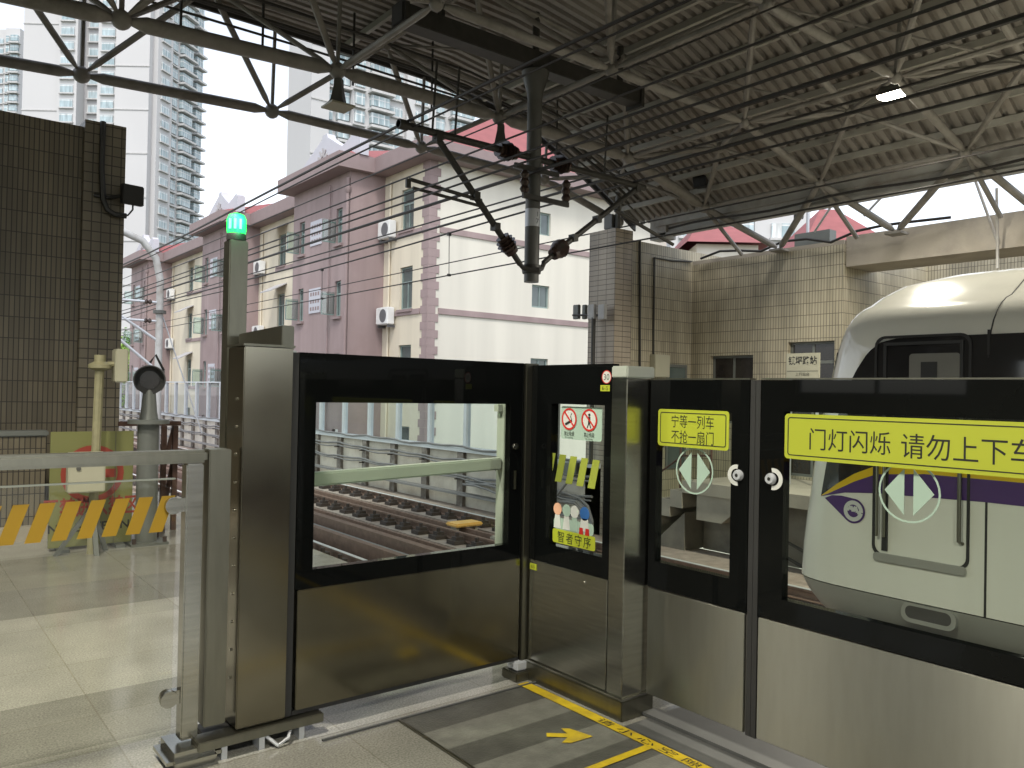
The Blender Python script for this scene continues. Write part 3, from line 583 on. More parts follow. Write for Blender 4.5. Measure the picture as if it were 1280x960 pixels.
for i in range(24):
    a0, a1 = -math.pi*.25+1.5*math.pi*i/24, -math.pi*.25+1.5*math.pi*(i+1)/24
    f = lambda a, r, d: P0+side*r*math.cos(a)+Vector((0, 0, r*math.sin(a)))+ax*d
    hood.add([f(a0, .148, .03), f(a1, .148, .03), f(a1, .14, .2), f(a0, .14, .2), f(a0, .136, .03), f(a1, .136, .03), f(a1, .13, .2), f(a0, .13, .2)], [(0, 1, 2, 3), (4, 5, 6, 7), (3, 2, 6, 7)])
hood.build('hood', 'black_matt', sg)
hd2 = MB(); hd2.tube(P0+ax*.045, P0+ax*.06, .09, 20); hd2.build('lens', 'win_black', sg)
MB().path([tuple(P0+Vector((0, 0, .17))), tuple(P0+Vector((.05, 0, .25))), tuple(P0+Vector((.13, 0, .1)))], .012).build('cable_loop', 'black_matt', sg)
# rusty rack
rk = thing('rusty_rack', 'rusty steel rack with diagonal braces behind the signal post', 'rack', (2.45, 9.1, 0))
rx0, rx1, ry = SX+.22, hy(216, 600, 9.1).x, 9.05
for x in (rx0+.1, rx1): MB().box(x-.025, x+.025, ry-.025, ry+.025, 0, 1.12).build('upright', 'rust_steel', rk)
MB().box(rx0-.35, rx1+.05, ry-.03, ry+.03, 1.123, 1.17).build('top_bar', 'rust_steel', rk)
for z0, z1 in ((.05, .75), (.6, 1.1)): MB().obox(((rx0+rx1)/2+.05, ry+.05, (z0+z1)/2), ((rx1-rx0)/2-.05, 0, (z1-z0)/2), (.0, .012, 0), (.02, 0, -.015)).build('brace', 'rust_steel', rk)
tag(MB().box(2.5, 3.0, 7.5, 7.95, .001, .025).build('floor_hatch', 'concrete', base=(2.7, 7.7, 0), bevel=.006), 'pale square floor hatch near the platform edge', 'hatch')

# glass balustrade with handrail
gb = thing('glass_balustrade', 'glass balustrade with steel handrail and amber warning stripes', 'balustrade', (.3, 3.45, 0))
YR = 3.45
MB().box(-4, 1.085, YR-.04, YR+.04, 1.232, 1.285).build('handrail', 'steel_matt', gb, bevel=.012)
MB().box(1.0, 1.07, YR-.035, YR+.035, .09, 1.23).build('post', 'steel', gb, bevel=.006)
MB().box(1.087, 1.178, YR-.05, YR+.05, .13, 1.287).build('cover_plate', 'steel_matt', gb, bevel=.004)
mb = MB().box(.93, 1.15, YR-.13, YR+.13, 0, .075); mb.build('base_shoe', 'steel', gb, bevel=.03)
mb = MB().prism(rrect(-4, .97, .12, 1.165, .03), 'y', YR-.006, YR+.006); gl = mb.build('glass_pane', 'rail_glass', gb, smooth=False)
MB().box(-4, .965, YR-.0055, YR+.0055, 1.1655, 1.172).build('pane_edge', 'pale_cap', gl)
sx = 1.0
for k in range(34):
    x = .965-k*.0865; MB().prism([(x, 1.10), (x-.052, 1.10), (x-.10, .955), (x-.048, .955)], 'y', YR-.009, YR-.007).build('warning_stripe', 'stripe_amber', gl)
for z in (1.06, .27):
    MB().lathe((.955, YR-.02, z), [(.034, -.012), (.036, 0), (.03, .04)], 18, 'y').build('glass_clamp', 'steel', gb); MB().box(.955, 1.002, YR-.018, YR+.018, z-.028, z+.028).build('clamp_arm', 'steel', gb)

# lamp post with green beacon
lp = thing('beacon_post', 'square steel post topped by a glowing green beacon', 'beacon', (1.488, 4.3, 0))
LX, LY = 1.487, 4.3
MB().box(LX-.05, LX+.05, LY-.05, LY+.05, 0, 2.335).build('post', 'steel_matt', lp, bevel=.006)
MB().lathe((LX, LY, 0), [(.05, 2.337), (.052, 2.36), (.048, 2.375)], 20).build('beacon_base', 'black_matt', lp)
MB().lathe((LX, LY, 0), [(.047, 2.376), (.05, 2.40), (.05, 2.45), (.04, 2.475), (.015, 2.485)], 24).build('beacon_dome', 'green_lamp', lp)
for a in (-2.6, -2.05, -1.5): MB().tube((LX+.051*math.cos(a), LY+.051*math.sin(a), 2.395), (LX+.051*math.cos(a), LY+.051*math.sin(a), 2.448), .007, 8).build('beacon_bulb', 'green_core', lp)
l = bpy.data.lights.new('beacon_light', 'POINT'); l.energy = 2.0; l.color = (.1, 1, .35); l.shadow_soft_size = .05
lo = bpy.data.objects.new('beacon_light', l); C.objects.link(lo); lo.parent = lp; lo.location = (0, -.09, 2.45)

# ================================================================== PLATFORM EDGE DOORS
YG = 3.38
gp = thing('gate_pillar', 'stainless steel pillar at the left of the end gate', 'pillar', (1.32, YG+.1, 0))
MB().box(1.212, 1.43, YG-.01, YG+.19, .1, 1.725).build('pillar_body', 'steel_dark', gp, bevel=.004)
MB().box(1.433, 1.462, YG, YG+.1, .1, 1.71).build('side_channel', 'black_matt', gp)
MB().box(1.206, 1.436, YG-.016, YG+.196, 1.728, 1.738).build('pillar_cap', 'steel_matt', gp)
for z in [.3+.12*k for k in range(11)]: MB().lathe((1.21, YG+.07, z), [(.006, -.004), (.006, .002)], 8, 'x').build('rivet', 'steel', gp)
MB().box(1.05, 1.6, YG-.04, YG+.06, .055, .095).build('floor_channel', 'steel_matt', gp, bevel=.004)
for x in (1.16, 1.32, 1.5): MB().box(x-.012, x+.012, YG-.03, YG+.05, 0, .053).build('channel_foot', 'galv', gp)
MB().box(1.1, 1.56, YG+.063, YG+.17, .03, .09).build('roller_box', 'black_matt', gp)
MB().path([(1.34, YG-.02, .05), (1.38, YG-.06, .012), (1.43, YG-.05, .03), (1.45, YG-.02, .05)], .008).build('loose_cable', 'galv', gp)
cb = thing('side_cabinet', 'thin steel side panel standing behind the end gate pillar', 'cabinet', (1.55, 3.85, 0))
MB().prism([(3.6, .02), (4.18, .02), (4.18, 1.83), (3.6, 1.845)], 'x', 1.47, 1.53).build('panel', 'steel_matt', cb, bevel=.004)
MB().box(1.468, 1.535, 3.58, 4.2, 1.71, 1.728).build('trim_rail', 'steel', cb)

gt = thing('end_gate', 'black framed glass end gate with steel kick panel closing the platform end', 'gate', (2.1, YG, .1))
gx0, gx1, gz0, gz1 = 1.466, 2.752, .1, 1.712; wx0, wx1, wz0, wz1 = 1.547, 2.665, .737, 1.489
MB().frame('y', gx0, gx1, .655, gz1, wx0, wx1, wz0, wz1, YG, YG+.045).build('door_frame', 'black_gloss', gt, smooth=False)
MB().box(gx0+.012, gx1-.004, YG-.004, YG+.04, gz0+.02, .652).build('kick_panel', 'steel_dark', gt, bevel=.003)
MB().box(gx0, gx1, YG+.003, YG+.043, gz0, gz0+.018).build('bottom_rail', 'black_matt', gt)
MB().box(wx0-.01, wx1+.01, YG+.02, YG+.026, wz0-.01, wz1+.01).build('glass_pane', 'door_glass', gt)
lk = MB().lathe((2.7, YG-.004, 1.26), [(.017, -.006), (.02, 0), (.02, .004)], 18, 'y').build('lock', 'steel', gt); MB().lathe((2.7, YG-.012, 1.26), [(.008, 0), (.008, .003)], 12, 'y').build('keyhole', 'ink', lk)
MB().box(2.692, 2.708, YG-.006, YG-.001, 1.03, 1.13).build('pull_strip', 'steel_matt', gt)
gr = thing('gate_guard_rail', 'pale steel guard rail with end post behind the gate glass', 'rail', (2.4, 3.7, 0))
MB().obox((2.21, 3.7, 1.12), (.63, 0, .018), (0, .03, 0), (0, 0, .034)).build('cross_bar', 'pale_cap', gr, bevel=.008)
MB().box(2.845, 2.9, 3.66, 3.74, 0, 1.5).build('end_post', 'pale_cap', gr, bevel=.006)
MB().box(2.81, 2.843, 3.68, 3.72, 1.44, 1.48).build('bracket', 'pale_cap', gr)
MB().box(1.575, 1.64, 3.66, 3.74, 0, 1.13).build('end_post', 'pale_cap', gr, bevel=.006)

XE = 2.797
cp = thing('corner_post', 'slim steel corner post between the end gate and the glass door line', 'post', (2.79, YG, 0))
MB().box(2.757, 2.845, YG-.017, YG+.05, .1, 1.712).build('post_body', 'steel_matt', cp, bevel=.003)
MB().box(2.70, 2.85, YG-.05, YG+.08, 0, .05).build('foot_plate', 'steel_matt', cp, bevel=.006); MB().box(2.72, 2.81, YG-.03, YG+.06, .052, .1).build('foot_block', 'galv', cp, bevel=.006)

fp = thing('fixed_panel', 'narrow fixed glass panel with warning stickers beside the end gate', 'panel', (XE, 3.05, 0))
fy0, fy1 = 2.757, 3.36; vy0, vy1, vz0, vz1 = 2.802, 3.198, .752, 1.497
MB().frame('x', fy0, fy1, .652, 1.702, vy0, vy1, vz0, vz1, XE, XE+.05).build('panel_frame', 'black_gloss', fp, smooth=False)
MB().box(XE-.003, XE+.045, fy0+.003, fy1-.01, .112, .648).build('kick_panel', 'steel', fp, bevel=.003)
pane = MB().box(XE+.02, XE+.026, vy0-.008, vy1+.008, vz0-.008, vz1+.008).build('glass_pane', 'door_glass', fp)
MB().box(XE+.001, XE+.012, 3.222, 3.236, .76, 1.5).build('edge_strip', 'ohl_grey', fp)
MB().lathe((XE-.004, 2.92, .607), [(.007, -.006), (.008, 0)], 12, 'x').build('screw', 'steel', fp)
MB().box(XE-.012, XE+.21, 2.64, fy1, .0, .098).build('base_plinth', 'steel_matt', fp, bevel=.004)
MB().box(XE-.016, XE+.2, 2.637, fy1, .1, .11).build('base_trim', 'steel', fp)
XS = XE-.0025
def sticker(pts, m, parent, d0=XS, d1=None, name='sticker'): return MB().prism(pts, 'x', d0, d0+.0015 if d1 is None else d1).build(name, m, parent, smooth=False)
XP = XE+.0175
sticker(rrect(2.835, 3.14, 1.315, 1.485, .015), 'sticker_green', fp, XP)
for k, (yc, cap) in enumerate(((3.075, '禁止吸烟'), (2.925, '禁止倚靠'))):
    z = 1.42; s = sticker(circ(yc, z, .056), 'ink_white', fp, XP-.002); s.name = 'prohibition_sign'
    MB().ringprism(circ(yc, z, .057), circ(yc, z, .047), 'x', XP-.0035, XP-.0022).build('sign_ring', 'ink_red', s)
    MB().obox((XP-.003, yc, z), (0, -.036, -.036), (0, .0032, -.0032), (.0006, 0, 0)).build('sign_slash', 'ink_red', s)
    if k == 0:
        MB().obox((XP-.0025, yc+.004, z-.018), (0, .026, -.012), (0, .003, .006), (.0003, 0, 0)).build('cigarette', 'ink', s); MB().path([(XP-.0025, yc-.018, z), (XP-.0025, yc-.01, z+.015), (XP-.0025, yc-.02, z+.03)], .002).build('smoke_mark', 'ink', s)
    else:
        g = MB().lathe((XP-.0025, yc, z+.026), [(.008, -.0003), (.008, .0003)], 12, 'x'); g.obox((XP-.0025, yc, z), (0, .008, 0), (0, 0, .017), (.0003, 0, 0)); g.obox((XP-.0025, yc-.006, z-.027), (0, .0035, 0), (0, .006, .014), (.0003, 0, 0)); g.obox((XP-.0025, yc+.008, z-.027), (0, .0035, 0), (0, -.006, .014), (.0003, 0, 0)); g.build('person_pictogram', 'ink', s)
    lettering(cap, (XP-.0025, yc, z-.075), .026, FX, 'ink', s, fit=.075); lettering('No smoking' if k == 0 else 'No leaning', (XP-.0025, yc, z-.096), .012, FX, 'ink', s)
for k in range(5):
    y = 3.225-k*.083; MB().prism([(y, 1.235-.003*k), (y-.05, 1.235-.003*k), (y-.015, 1.09-.003*k), (y+.035, 1.09-.003*k)], 'x', XP-.003, XP-.0015).build('warning_stripe', 'ink_olive', pane)
gy = sticker(rrect(2.865, 3.185, .768, .84, .012), 'sticker_yellow', fp, XP-.004); lettering('智者守序', (XP-.005, 3.02, .803), .062, FX, 'ink', gy, fit=.25, space=1.3)
cs = sticker(rrect(2.88, 3.18, .84, .9, .02), 'sticker_green', fp, XP-.002); cs.name = 'figures_sticker'
for yc, m1, m2 in ((3.15, 'ink_peach', 'ink_white'), (3.08, 'sticker_green', 'ink_white'), (3.02, 'ink_white', 'sticker_green')):
    MB().prism(circ(yc, .945, .032, 18), 'x', XP-.004, XP-.003).build('figure_head', m1, cs); MB().prism([(yc-.028, .845), (yc+.028, .845), (yc+.018, .915), (yc-.018, .915)], 'x', XP-.004, XP-.003).build('figure_body', m2, cs)
MB().prism(circ(2.945, .945, .035, 18), 'x', XP-.004, XP-.003).build('figure_head', 'ink_blue', cs); MB().prism([(2.91, .855), (2.98, .855), (2.97, .92), (2.92, .92)], 'x', XP-.004, XP-.003).build('figure_body', 'ink_white', cs)
for dy in (-.022, .022): MB().prism([(2.945+dy-.015, .838), (2.945+dy+.015, .838), (2.945+dy+.012, .872), (2.945+dy-.012, .872)], 'x', XP-.005, XP-.0042).build('figure_boot', 'ink_red', cs)
rs = MB().prism(circ(2.79, 1.637, .032), 'x', XS, XS+.0015).build('round_sticker', 'ink_white', fp); MB().ringprism(circ(2.79, 1.637, .033), circ(2.79, 1.637, .029), 'x', XS-.001, XS-.0002).build('sign_ring', 'ink_red', rs); lettering('30', (XS-.0008, 2.79, 1.637), .042, FX, 'ink', rs)
ns = sticker([(2.768, 1.567), (2.832, 1.567), (2.832, 1.597), (2.768, 1.597)], 'sticker_yellow', fp); lettering('6-5', (XS-.0008, 2.8, 1.582), .028, FX, 'ink', ns, space=1.2)
ns = sticker([(3.29, .597), (3.345, .597), (3.345, .63), (3.29, .63)], 'sticker_yellow', fp, XE-.006); lettering('6-5', (XE-.0068, 3.318, .613), .022, FX, 'ink', ns)

pc = thing('door_pillar', 'stainless pillar with pale cap between fixed panel and sliding door', 'pillar', (2.88, 2.7, 0))
MB().box(XE-.004, 2.985, 2.65, 2.754, .11, 1.63).build('pillar_body', 'steel', pc, bevel=.004)
MB().box(XE-.006, 2.987, 2.648, 2.756, 1.632, 1.69).build('pillar_cap', 'pale_cap', pc, bevel=.006)
XD = 2.95
def leaf(y0, y1, gy0, gy1, gz0, gz1, name, lab, stz=.618):
    t = thing(name, lab, 'door', (XD, (y0+y1)/2, .1), 'sliding platform doors')
    MB().frame('x', y0, y1, stz+.006, 1.626, gy0, gy1, gz0, gz1, XD, XD+.045).build('door_frame', 'black_gloss', t, smooth=False)
    MB().box(XD-.003, XD+.04, y0+.004, y1-.004, .107, stz).build('kick_panel', 'steel_brushed', t, bevel=.003)
    MB().box(XD-.001, XD+.046, y0, y1, 1.628, 1.634).build('top_trim', 'steel_matt', t)
    MB().box(XD+.02, XD+.026, gy0-.008, gy1+.008, gz0-.008, gz1+.008).build('glass_pane', 'door_glass', t)
    return t
d1 = leaf(2.076, 2.64, 2.166, 2.598, .752, 1.478, 'door_leaf', 'short sliding door leaf with a small yellow two line notice')
d2 = leaf(.45, 2.018, .6, 1.905, .715, 1.495, 'door_leaf', 'wide sliding door leaf with a long yellow notice, at the right edge')
for yy in (2.06, 2.034): MB().box(XD+.002, XD+.043, yy-.012, yy+.012, .1, 1.626).build('rubber_edge', 'rubber', d1 if yy > 2.05 else d2)
def notice(t, y0, y1, z0, z1, lines, gap=False):
    s = MB().prism(rrect(y0, y1, z0, z1, .016), 'x', XD-.0035, XD-.0005).build('notice', 'sticker_yellow', t, smooth=False)
    o, i = rrect(y0+.014, y1-.014, z0+.014, z1-.014, .012), rrect(y0+.018, y1-.018, z0+.018, z1-.018, .009)
    MB().ringprism(o, i, 'x', XD-.0045, XD-.0037).build('notice_border', 'ink', s)
    for tx, y, z, sz, fit in lines: lettering(tx, (XD-.0042, y, z), sz, FX, 'ink', s, fit=fit)
    return s
notice(d1, 2.178, 2.588, 1.312, 1.487, [('宁等一列车', 2.382, 1.432, .065, .245), ('不抢一扇门', 2.382, 1.361, .065, .245)])
notice(d2, .62, 1.9, 1.302, 1.487, [('门灯闪烁', 1.622, 1.389, .094, .33), ('请勿上下车', hx(1127, 560, XD).y-.222, 1.386, .098, .444)])
def arrows(t, yc, zc, R):
    s = MB().ringprism(circ(yc, zc, R), circ(yc, zc, R-.007), 'x', XD+.0175, XD+.0195).build('arrow_emblem', 'sticker_green', t)
    MB().prism([(yc+.017, zc-.085), (yc+.017, zc+.085), (yc+.09, zc)], 'x', XD+.0175, XD+.0195).build('arrow_mark', 'sticker_green', s); MB().prism([(yc-.017, zc-.085), (yc-.017, zc+.085), (yc-.09, zc)], 'x', XD+.0175, XD+.0195).build('arrow_mark', 'sticker_green', s)
arrows(d1, 2.383, 1.205, .108); arrows(d2, 1.398, 1.215, .113)
for t, y, s in ((d1, 2.125, 1), (d2, 1.963, -1)):
    L = MB().lathe((XD-.004, y, 1.21), [(.019, -.014), (.024, -.004), (.025, .004)], 20, 'x').build('lock', 'galv', t); MB().lathe((XD-.018, y, 1.21), [(.008, 0), (.008, .003)], 12, 'x').build('keyhole', 'ink', L)
    a0 = -.35*math.pi if s > 0 else .65*math.pi
    n = 18; oo = [(y+s*.01+.046*math.cos(math.pi/2*(1-s)+math.pi*1.1*(i/n-.5)), 1.21+.046*math.sin(math.pi/2*(1-s)+math.pi*1.1*(i/n-.5))) for i in range(n+1)]; ii = [(y+s*.01+.028*math.cos(math.pi/2*(1-s)+math.pi*1.1*(i/n-.5)), 1.21+.028*math.sin(math.pi/2*(1-s)+math.pi*1.1*(i/n-.5))) for i in range(n+1)]
    MB().prism(oo+ii[::-1], 'x', XD-.003, XD-.0005).build('lock_label', 'ink_white', t)
rp = thing('door_pillar', 'stainless pillar beyond the right edge of the wide door leaf', 'pillar', (2.88, .38, 0))
MB().box(XE, 2.985, .32, .43, 0, 1.63).build('pillar_body', 'steel', rp, bevel=.004); MB().box(XE-.002, 2.987, .318, .432, 1.632, 1.69).build('pillar_cap', 'pale_cap', rp, bevel=.006)
tag(MB().box(2.93, 3.02, -6, 2.64, .005, .02).build('door_sill', 'slate', base=(2.97, 1, 0), smooth=False), 'flat steel sill rail under the sliding doors', 'sill')

# floor markings
Zm = .008
fl = MB().poly((2.685, -6, Zm), (2.75, -6, Zm), (2.75, 3.3, Zm), (2.685, 3.3, Zm)).build('safety_line', 'line_yellow', base=(2.72, 2.5, Zm)); tag(fl, 'long yellow safety line with black warning characters along the doors', 'floor line')
lettering('请 小 心 空 隙', (2.717, 2.42, Zm+.001), .052, FZ, 'ink', fl, fit=.6)
tag(MB().poly((1.2, 2.36, Zm), (2.684, 2.36, Zm), (2.684, 2.4, Zm), (1.2, 2.4, Zm)).build('floor_line', 'line_yellow', base=(2, 2.38, Zm)), 'short yellow line meeting the safety line at a right angle', 'floor line')
a, b = Vector((2.40, 2.735, Zm)), Vector((2.56, 2.60, Zm)); d = (b-a).normalized(); n = Vector((-d.y, d.x, 0)); L = (b-a).length
pt = [(0, .02), (.45, .02), (.32, .075), (.52, .075), (1, 0), (.52, -.075), (.32, -.075), (.45, -.02), (0, -.02)]
mb = MB(); mb.v = [a+d*L*u+n*v for u, v in pt]; mb.f = [(0, 1, 7, 8), (1, 2, 3, 4), (1, 4, 7), (4, 5, 6, 7)]
tag(mb.build('floor_arrow', 'line_yellow', base=a), 'yellow arrow on the floor pointing to the doors', 'arrow')
tag(MB().box(1.938, 1.95, -6, 3.262, .004, .011).build('floor_trim', 'steel_matt', base=(1.944, 1, 0)), 'thin bright metal trim between pale granite and dark paving', 'trim')
tag(MB().box(1.56, 2.86, 3.263, 3.275, .004, .011).build('floor_trim', 'slate', base=(2.1, 3.27, 0)), 'thin metal trim across the floor in front of the end gate', 'trim')

# ================================================================== RIGHT: opposite building
W1X = 13.9; WY0, WY1 = 7.8, 11.3
ob = thing('tiled_station_building', 'tan tiled station building with square pillar beyond the far platform', 'building', (14, 9, 0))
a_, b_ = hx(888, 445, W1X), hx(941, 478, W1X); c_, e_ = hx(985, 428, W1X), hx(1042, 500, W1X)
ops = [(WY1-a_.y, WY1-b_.y, 1.0, a_.z), (WY1-c_.y, min(WY1-e_.y, 3.4), .05, c_.z)]
mb = MB(); wall_open(mb, (W1X, WY1, 0), (0, -1, 0), WY1-WY0, -1.3, 4.42, (-1, 0, 0), ops, .14)
mb.box(12.0, 16.5, WY1, WY1+.25, -1.3, 4.72); mb.box(W1X, 17.2, WY0-.0, WY0+.2, -1.3, 4.4) if 0 else None
wall_open(mb, (W1X, WY0, 0), (1, 0, 0), 3.3, -1.3, 4.42, (0, -1, 0), [], .1)
wall_open(mb, (17.2, WY0, 0), (0, -1, 0), 30, -1.3, 4.4, (-1, 0, 0), [], .1)
mb.build('wall', 'tile_tan', ob, smooth=False)
MB().box(11.5, 11.997, WY1-.0, 12.05, -1.3, 4.9).build('pillar', 'tile_pillar', ob, smooth=False)
MB().box(W1X-.0, 17.2, WY0, WY1, 4.423, 4.5).build('roof_slab', 'concrete', ob, smooth=False)
MB().box(W1X+.05, 14.9, -25, WY0-.02, 4.0, 4.56).build('edge_beam', 'concrete', ob, smooth=False)
for k, (u0, u1, z0, z1) in enumerate(ops):
    y0, y1 = WY1-u0, WY1-u1; xw = W1X+.14
    fr = MB().frame('x', y1, y0, z0, z1, y1+.05, y0-.05, z0+.05, z1-.05, xw-.04, xw).build('window_frame', 'signal_grey', ob)
    MB().box(xw-.035, xw-.005, (y0+y1)/2-.025, (y0+y1)/2+.025, z0+.05, z1-.05).build('mullion', 'signal_grey', fr)
    if k: MB().box(xw-.036, xw-.004, y1+.05, y0-.05, z1-.42, z1-.36).build('transom', 'signal_grey', fr)
    MB().box(xw-.02, xw-.012, y1+.05, y0-.05, z0+.05, z1-.05).build('pane', 'win_black', fr)
p0, p1 = hy(833, 455, WY1), hy(848, 480, WY1)
MB().frame('y', p0.x, p1.x+.25, 0, p0.z, p0.x+.06, p1.x+.19, .02, p0.z-.06, WY1-.03, WY1-.002).build('door_frame', 'signal_grey', ob); MB().box(p0.x+.06, p1.x+.19, WY1-.015, WY1-.003, .02, p0.z-.06).build('door', 'win_dark', ob)
MB().path([tuple(hy(800, y, WY1-.03)) for y in (300, 350, 400, 470)], .025).build('drain_pipe', 'ohl_dark', ob)
MB().path([tuple(hy(*q, WY1-.03)) for q in ((864, 327), (840, 326), (818, 322), (817, 400), (817, 446))], .02).build('wall_conduit', 'ohl_dark', ob)
p0, p1 = hy(812, 443, WY1), hy(830, 472, WY1)
MB().box(p0.x, p1.x, WY1-.16, WY1-.003, p1.z, p0.z).build('meter_box', 'box_cream', ob, bevel=.01)
# station sign board
s0, s1 = hx(983, 442, 12.9), hx(1024, 472, 12.9)
ss = thing('station_sign', 'cream station name board on posts by the far platform window', 'sign', (12.9, (s0.y+s1.y)/2, 0))
MB().box(12.9, 12.93, s1.y, s0.y, s1.z-.02, s0.z).build('board', 'box_cream', ss, bevel=.003)
zt = s0.z-.3*(s0.z-s1.z)
lettering('镇坪路站', (12.897, (s0.y+s1.y)/2, zt), .16, FX, 'ink', ss, fit=.86*(s0.y-s1.y), bold=.003)
lettering('上行站台', (12.897, (s0.y+s1.y)/2, s1.z+.06), .07, FX, 'ink', ss, fit=.42*(s0.y-s1.y))
MB().box(12.896, 12.899, s1.y+.02, s0.y-.02, s1.z+.115, s1.z+.121).build('divider', 'ink', ss)
for y in (s1.y+.06, s0.y-.06): MB().box(12.932, 12.97, y-.02, y+.02, 0, s0.z-.02).build('leg', 'galv', ss)
# antenna cluster
AX, AY = 11.3, None
a0 = hx(742, 400, 11.3)
an = thing('antenna_mast', 'thin mast carrying four grey antenna panels beside the square pillar', 'antenna', (11.3, a0.y, .15))
MB().tube((11.3, a0.y, .15), (11.3, a0.y, a0.z+.05), .045, 10).build('mast', 'ohl_dark', an)
for px, wd, dp in ((721, .17, .1), (731, .1, .16), (740, .2, 0), (753, .19, 0)):
    c = hx(px, 390, 11.3+dp); MB().obox(c, (0.04, .0, 0), (0, wd/2, 0), (0, 0, .15)).build('antenna_panel', 'fascia_grey' if dp == 0 else 'signal_grey', an, bevel=.012)
MB().tube(tuple(hx(716, 394, 11.36)), tuple(hx(757, 394, 11.36)), .022).build('cross_arm', 'ohl_dark', an)
pb = hx(763, 270, 11.75)
jb = thing('junction_box', 'grey junction box on a short pole on top of the square pillar', 'box', (11.75, pb.y, 4.9))
MB().box(11.66, 11.86, pb.y-.14, pb.y+.1, 4.96, 5.25).build('box_body', 'ohl_grey', jb, bevel=.01); MB().tube((11.76, pb.y-.2, 4.9), (11.76, pb.y-.2, 5.7), .05).build('pole', 'ohl_grey', jb); MB().box(11.6, 11.9, pb.y-.24, pb.y-.14, 4.9, 4.95).build('foot', 'ohl_grey', jb)
# camera/speaker under roof and cctv on wall top
cb_ = hx(876, 222, 12.3); cbx = thing('roof_speaker', 'dark box speaker hung under the far side of the roof', 'speaker', (12.3, cb_.y, cb_.z))
MB().obox(cb_, (.1, .03, 0), (-.03, .13, 0), (0, .03, .19)).build('speaker_box', 'black_matt', cbx, bevel=.01); MB().tube(tuple(cb_), (12.3, cb_.y, lerp_tab(DECK, 12.3)-.02), .02).build('hanger', 'ohl_grey', cbx)
q = hx(1010, 268, 14.2); cv = thing('wall_camera', 'small black camera on a pale pole above the tan wall', 'camera', (14.2, q.y, 4.5))
MB().tube((14.2, q.y, 4.5), (14.2, q.y, q.z+.15), .03).build('pole', 'galv', cv); MB().obox((14.1, q.y+.14, q.z), (.04, 0, 0), (0, .09, 0), (0, 0, .09)).build('camera_body', 'black_matt', cv, bevel=.01)
q0 = hx(1005, 292, 14.25); tag(MB().box(14.15, 14.4, q0.y-.6, q0.y+.15, 4.503, 4.8).build('roof_cabinet', 'signal_grey', base=(14.2, q0.y, 4.5), bevel=.01), 'grey cabinet on the ledge of the tan tiled wall', 'cabinet')
tag(MB().path([(13.8, 11-.5*i, 4.52+.06*math.sin(i*1.9)+.04*(i % 3)) for i in range(9)]+[(13.8, 6.6, 4.62), (13.85, 5.9, 4.6)], .025).build('ledge_cable', 'wire', base=(13.8, 9, 4.5)), 'loose black cable lying along the ledge of the tan wall', 'cable')
# platform stairs with railing, under wall and cable stubs
stt = thing('platform_stairs', 'concrete stairs descending from the far platform end to the track', 'stairs', (12.4, 10.2, -1.3))
mb = MB(); n = 6
for k in range(n): mb.box(FPX0, 12.6, 9.603+.28*k, 9.603+.28*(k+1), -.2-.19*(k+1)-.12, -.19*(k+1)+.0)
mb.build('step_flight', 'concrete', stt, smooth=False)
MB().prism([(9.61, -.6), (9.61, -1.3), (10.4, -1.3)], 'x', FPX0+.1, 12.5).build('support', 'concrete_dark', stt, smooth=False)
MB().path([(FPX0+.06, 9.0, .95), (FPX0+.06, 9.65, .92), (FPX0+.06, 11.3, -.2)], .022).build('handrail', 'rust_steel', stt); MB().path([(FPX0+.06, 9.0, .5), (FPX0+.06, 9.65, .45), (FPX0+.06, 11.3, -.65)], .018).build('handrail', 'rust_steel', stt)
for y, z in ((9.0, 0), (9.7, -.15), (10.5, -.75), (11.2, -1.2)): MB().tube((FPX0+.06, y, z), (FPX0+.06, y, z+.95), .02).build('baluster', 'rust_steel', stt)
ub = thing('underplatform_wall', 'dark concrete wall under the far platform with two cable stubs', 'wall', (12.0, 8, -1.3))
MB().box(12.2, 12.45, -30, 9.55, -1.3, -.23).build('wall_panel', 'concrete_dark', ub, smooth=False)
for z in (-.72, -.98): MB().path([(12.17, 8.3, z), (12.05, 8.15, z), (11.9, 7.3, z-.22), (11.85, 6.8, z-.3)], .03).build('cable_stub', 'ohl_dark', ub)
MB().prism([(9.3, -.223), (8.3, -.223), (8.3, -.3), (8.75, -.68), (9.3, -.68)], 'x', FPX0+.05, FPX0+.55).build('corbel', 'concrete', ub, smooth=False)
# railing along far platform end
# ================================================================== TRAIN
tr = thing('metro_train', 'white metro train with purple and yellow stripe and rounded nose on the far track', 'train', (9.25, 0, -1.05))
TC, HW, YS = 9.25, 1.5, 2.9
SIL = [(-.75, 4.55), (-.55, 4.69), (-.36, 4.78), (-.1, 4.77), (.2, 4.74), (.52, 4.69), (.9, 4.65), (1.3, 4.58), (1.79, 4.46), (2.0, 4.42), (2.12, 4.40), (2.36, 4.36), (2.56, 4.30), (2.7, 4.22), (2.79, 4.1), (2.86, 3.92), (2.92, 3.6), (2.95, 3.2), (2.97, 2.95), (3.2, 2.92)]
NE = 7
def yf(z): return YS+max(.04, (lerp_tab(SIL, z)+.07-YS)/.92)
def prof_pts():
    p = [(-1.5, z) for z in (-.36, 0, .3, .53, .8, 1.1, 1.4, 1.7, 1.95)]
    p += [(-1.5+.62*(1-math.cos(a))*1.0, 1.95+.62*math.sin(a)) for a in [math.pi/2*i/8 for i in range(1, 8)]]
    p += [(-.82, 2.66), (-.6, 2.79), (-.3, 2.90), (0, 2.955)]
    return p
PR = prof_pts(); PR = PR+[(-x, z) for x, z in PR[-2::-1]]
def wt(t): return max(0., 1-t**NE)**(1/NE)
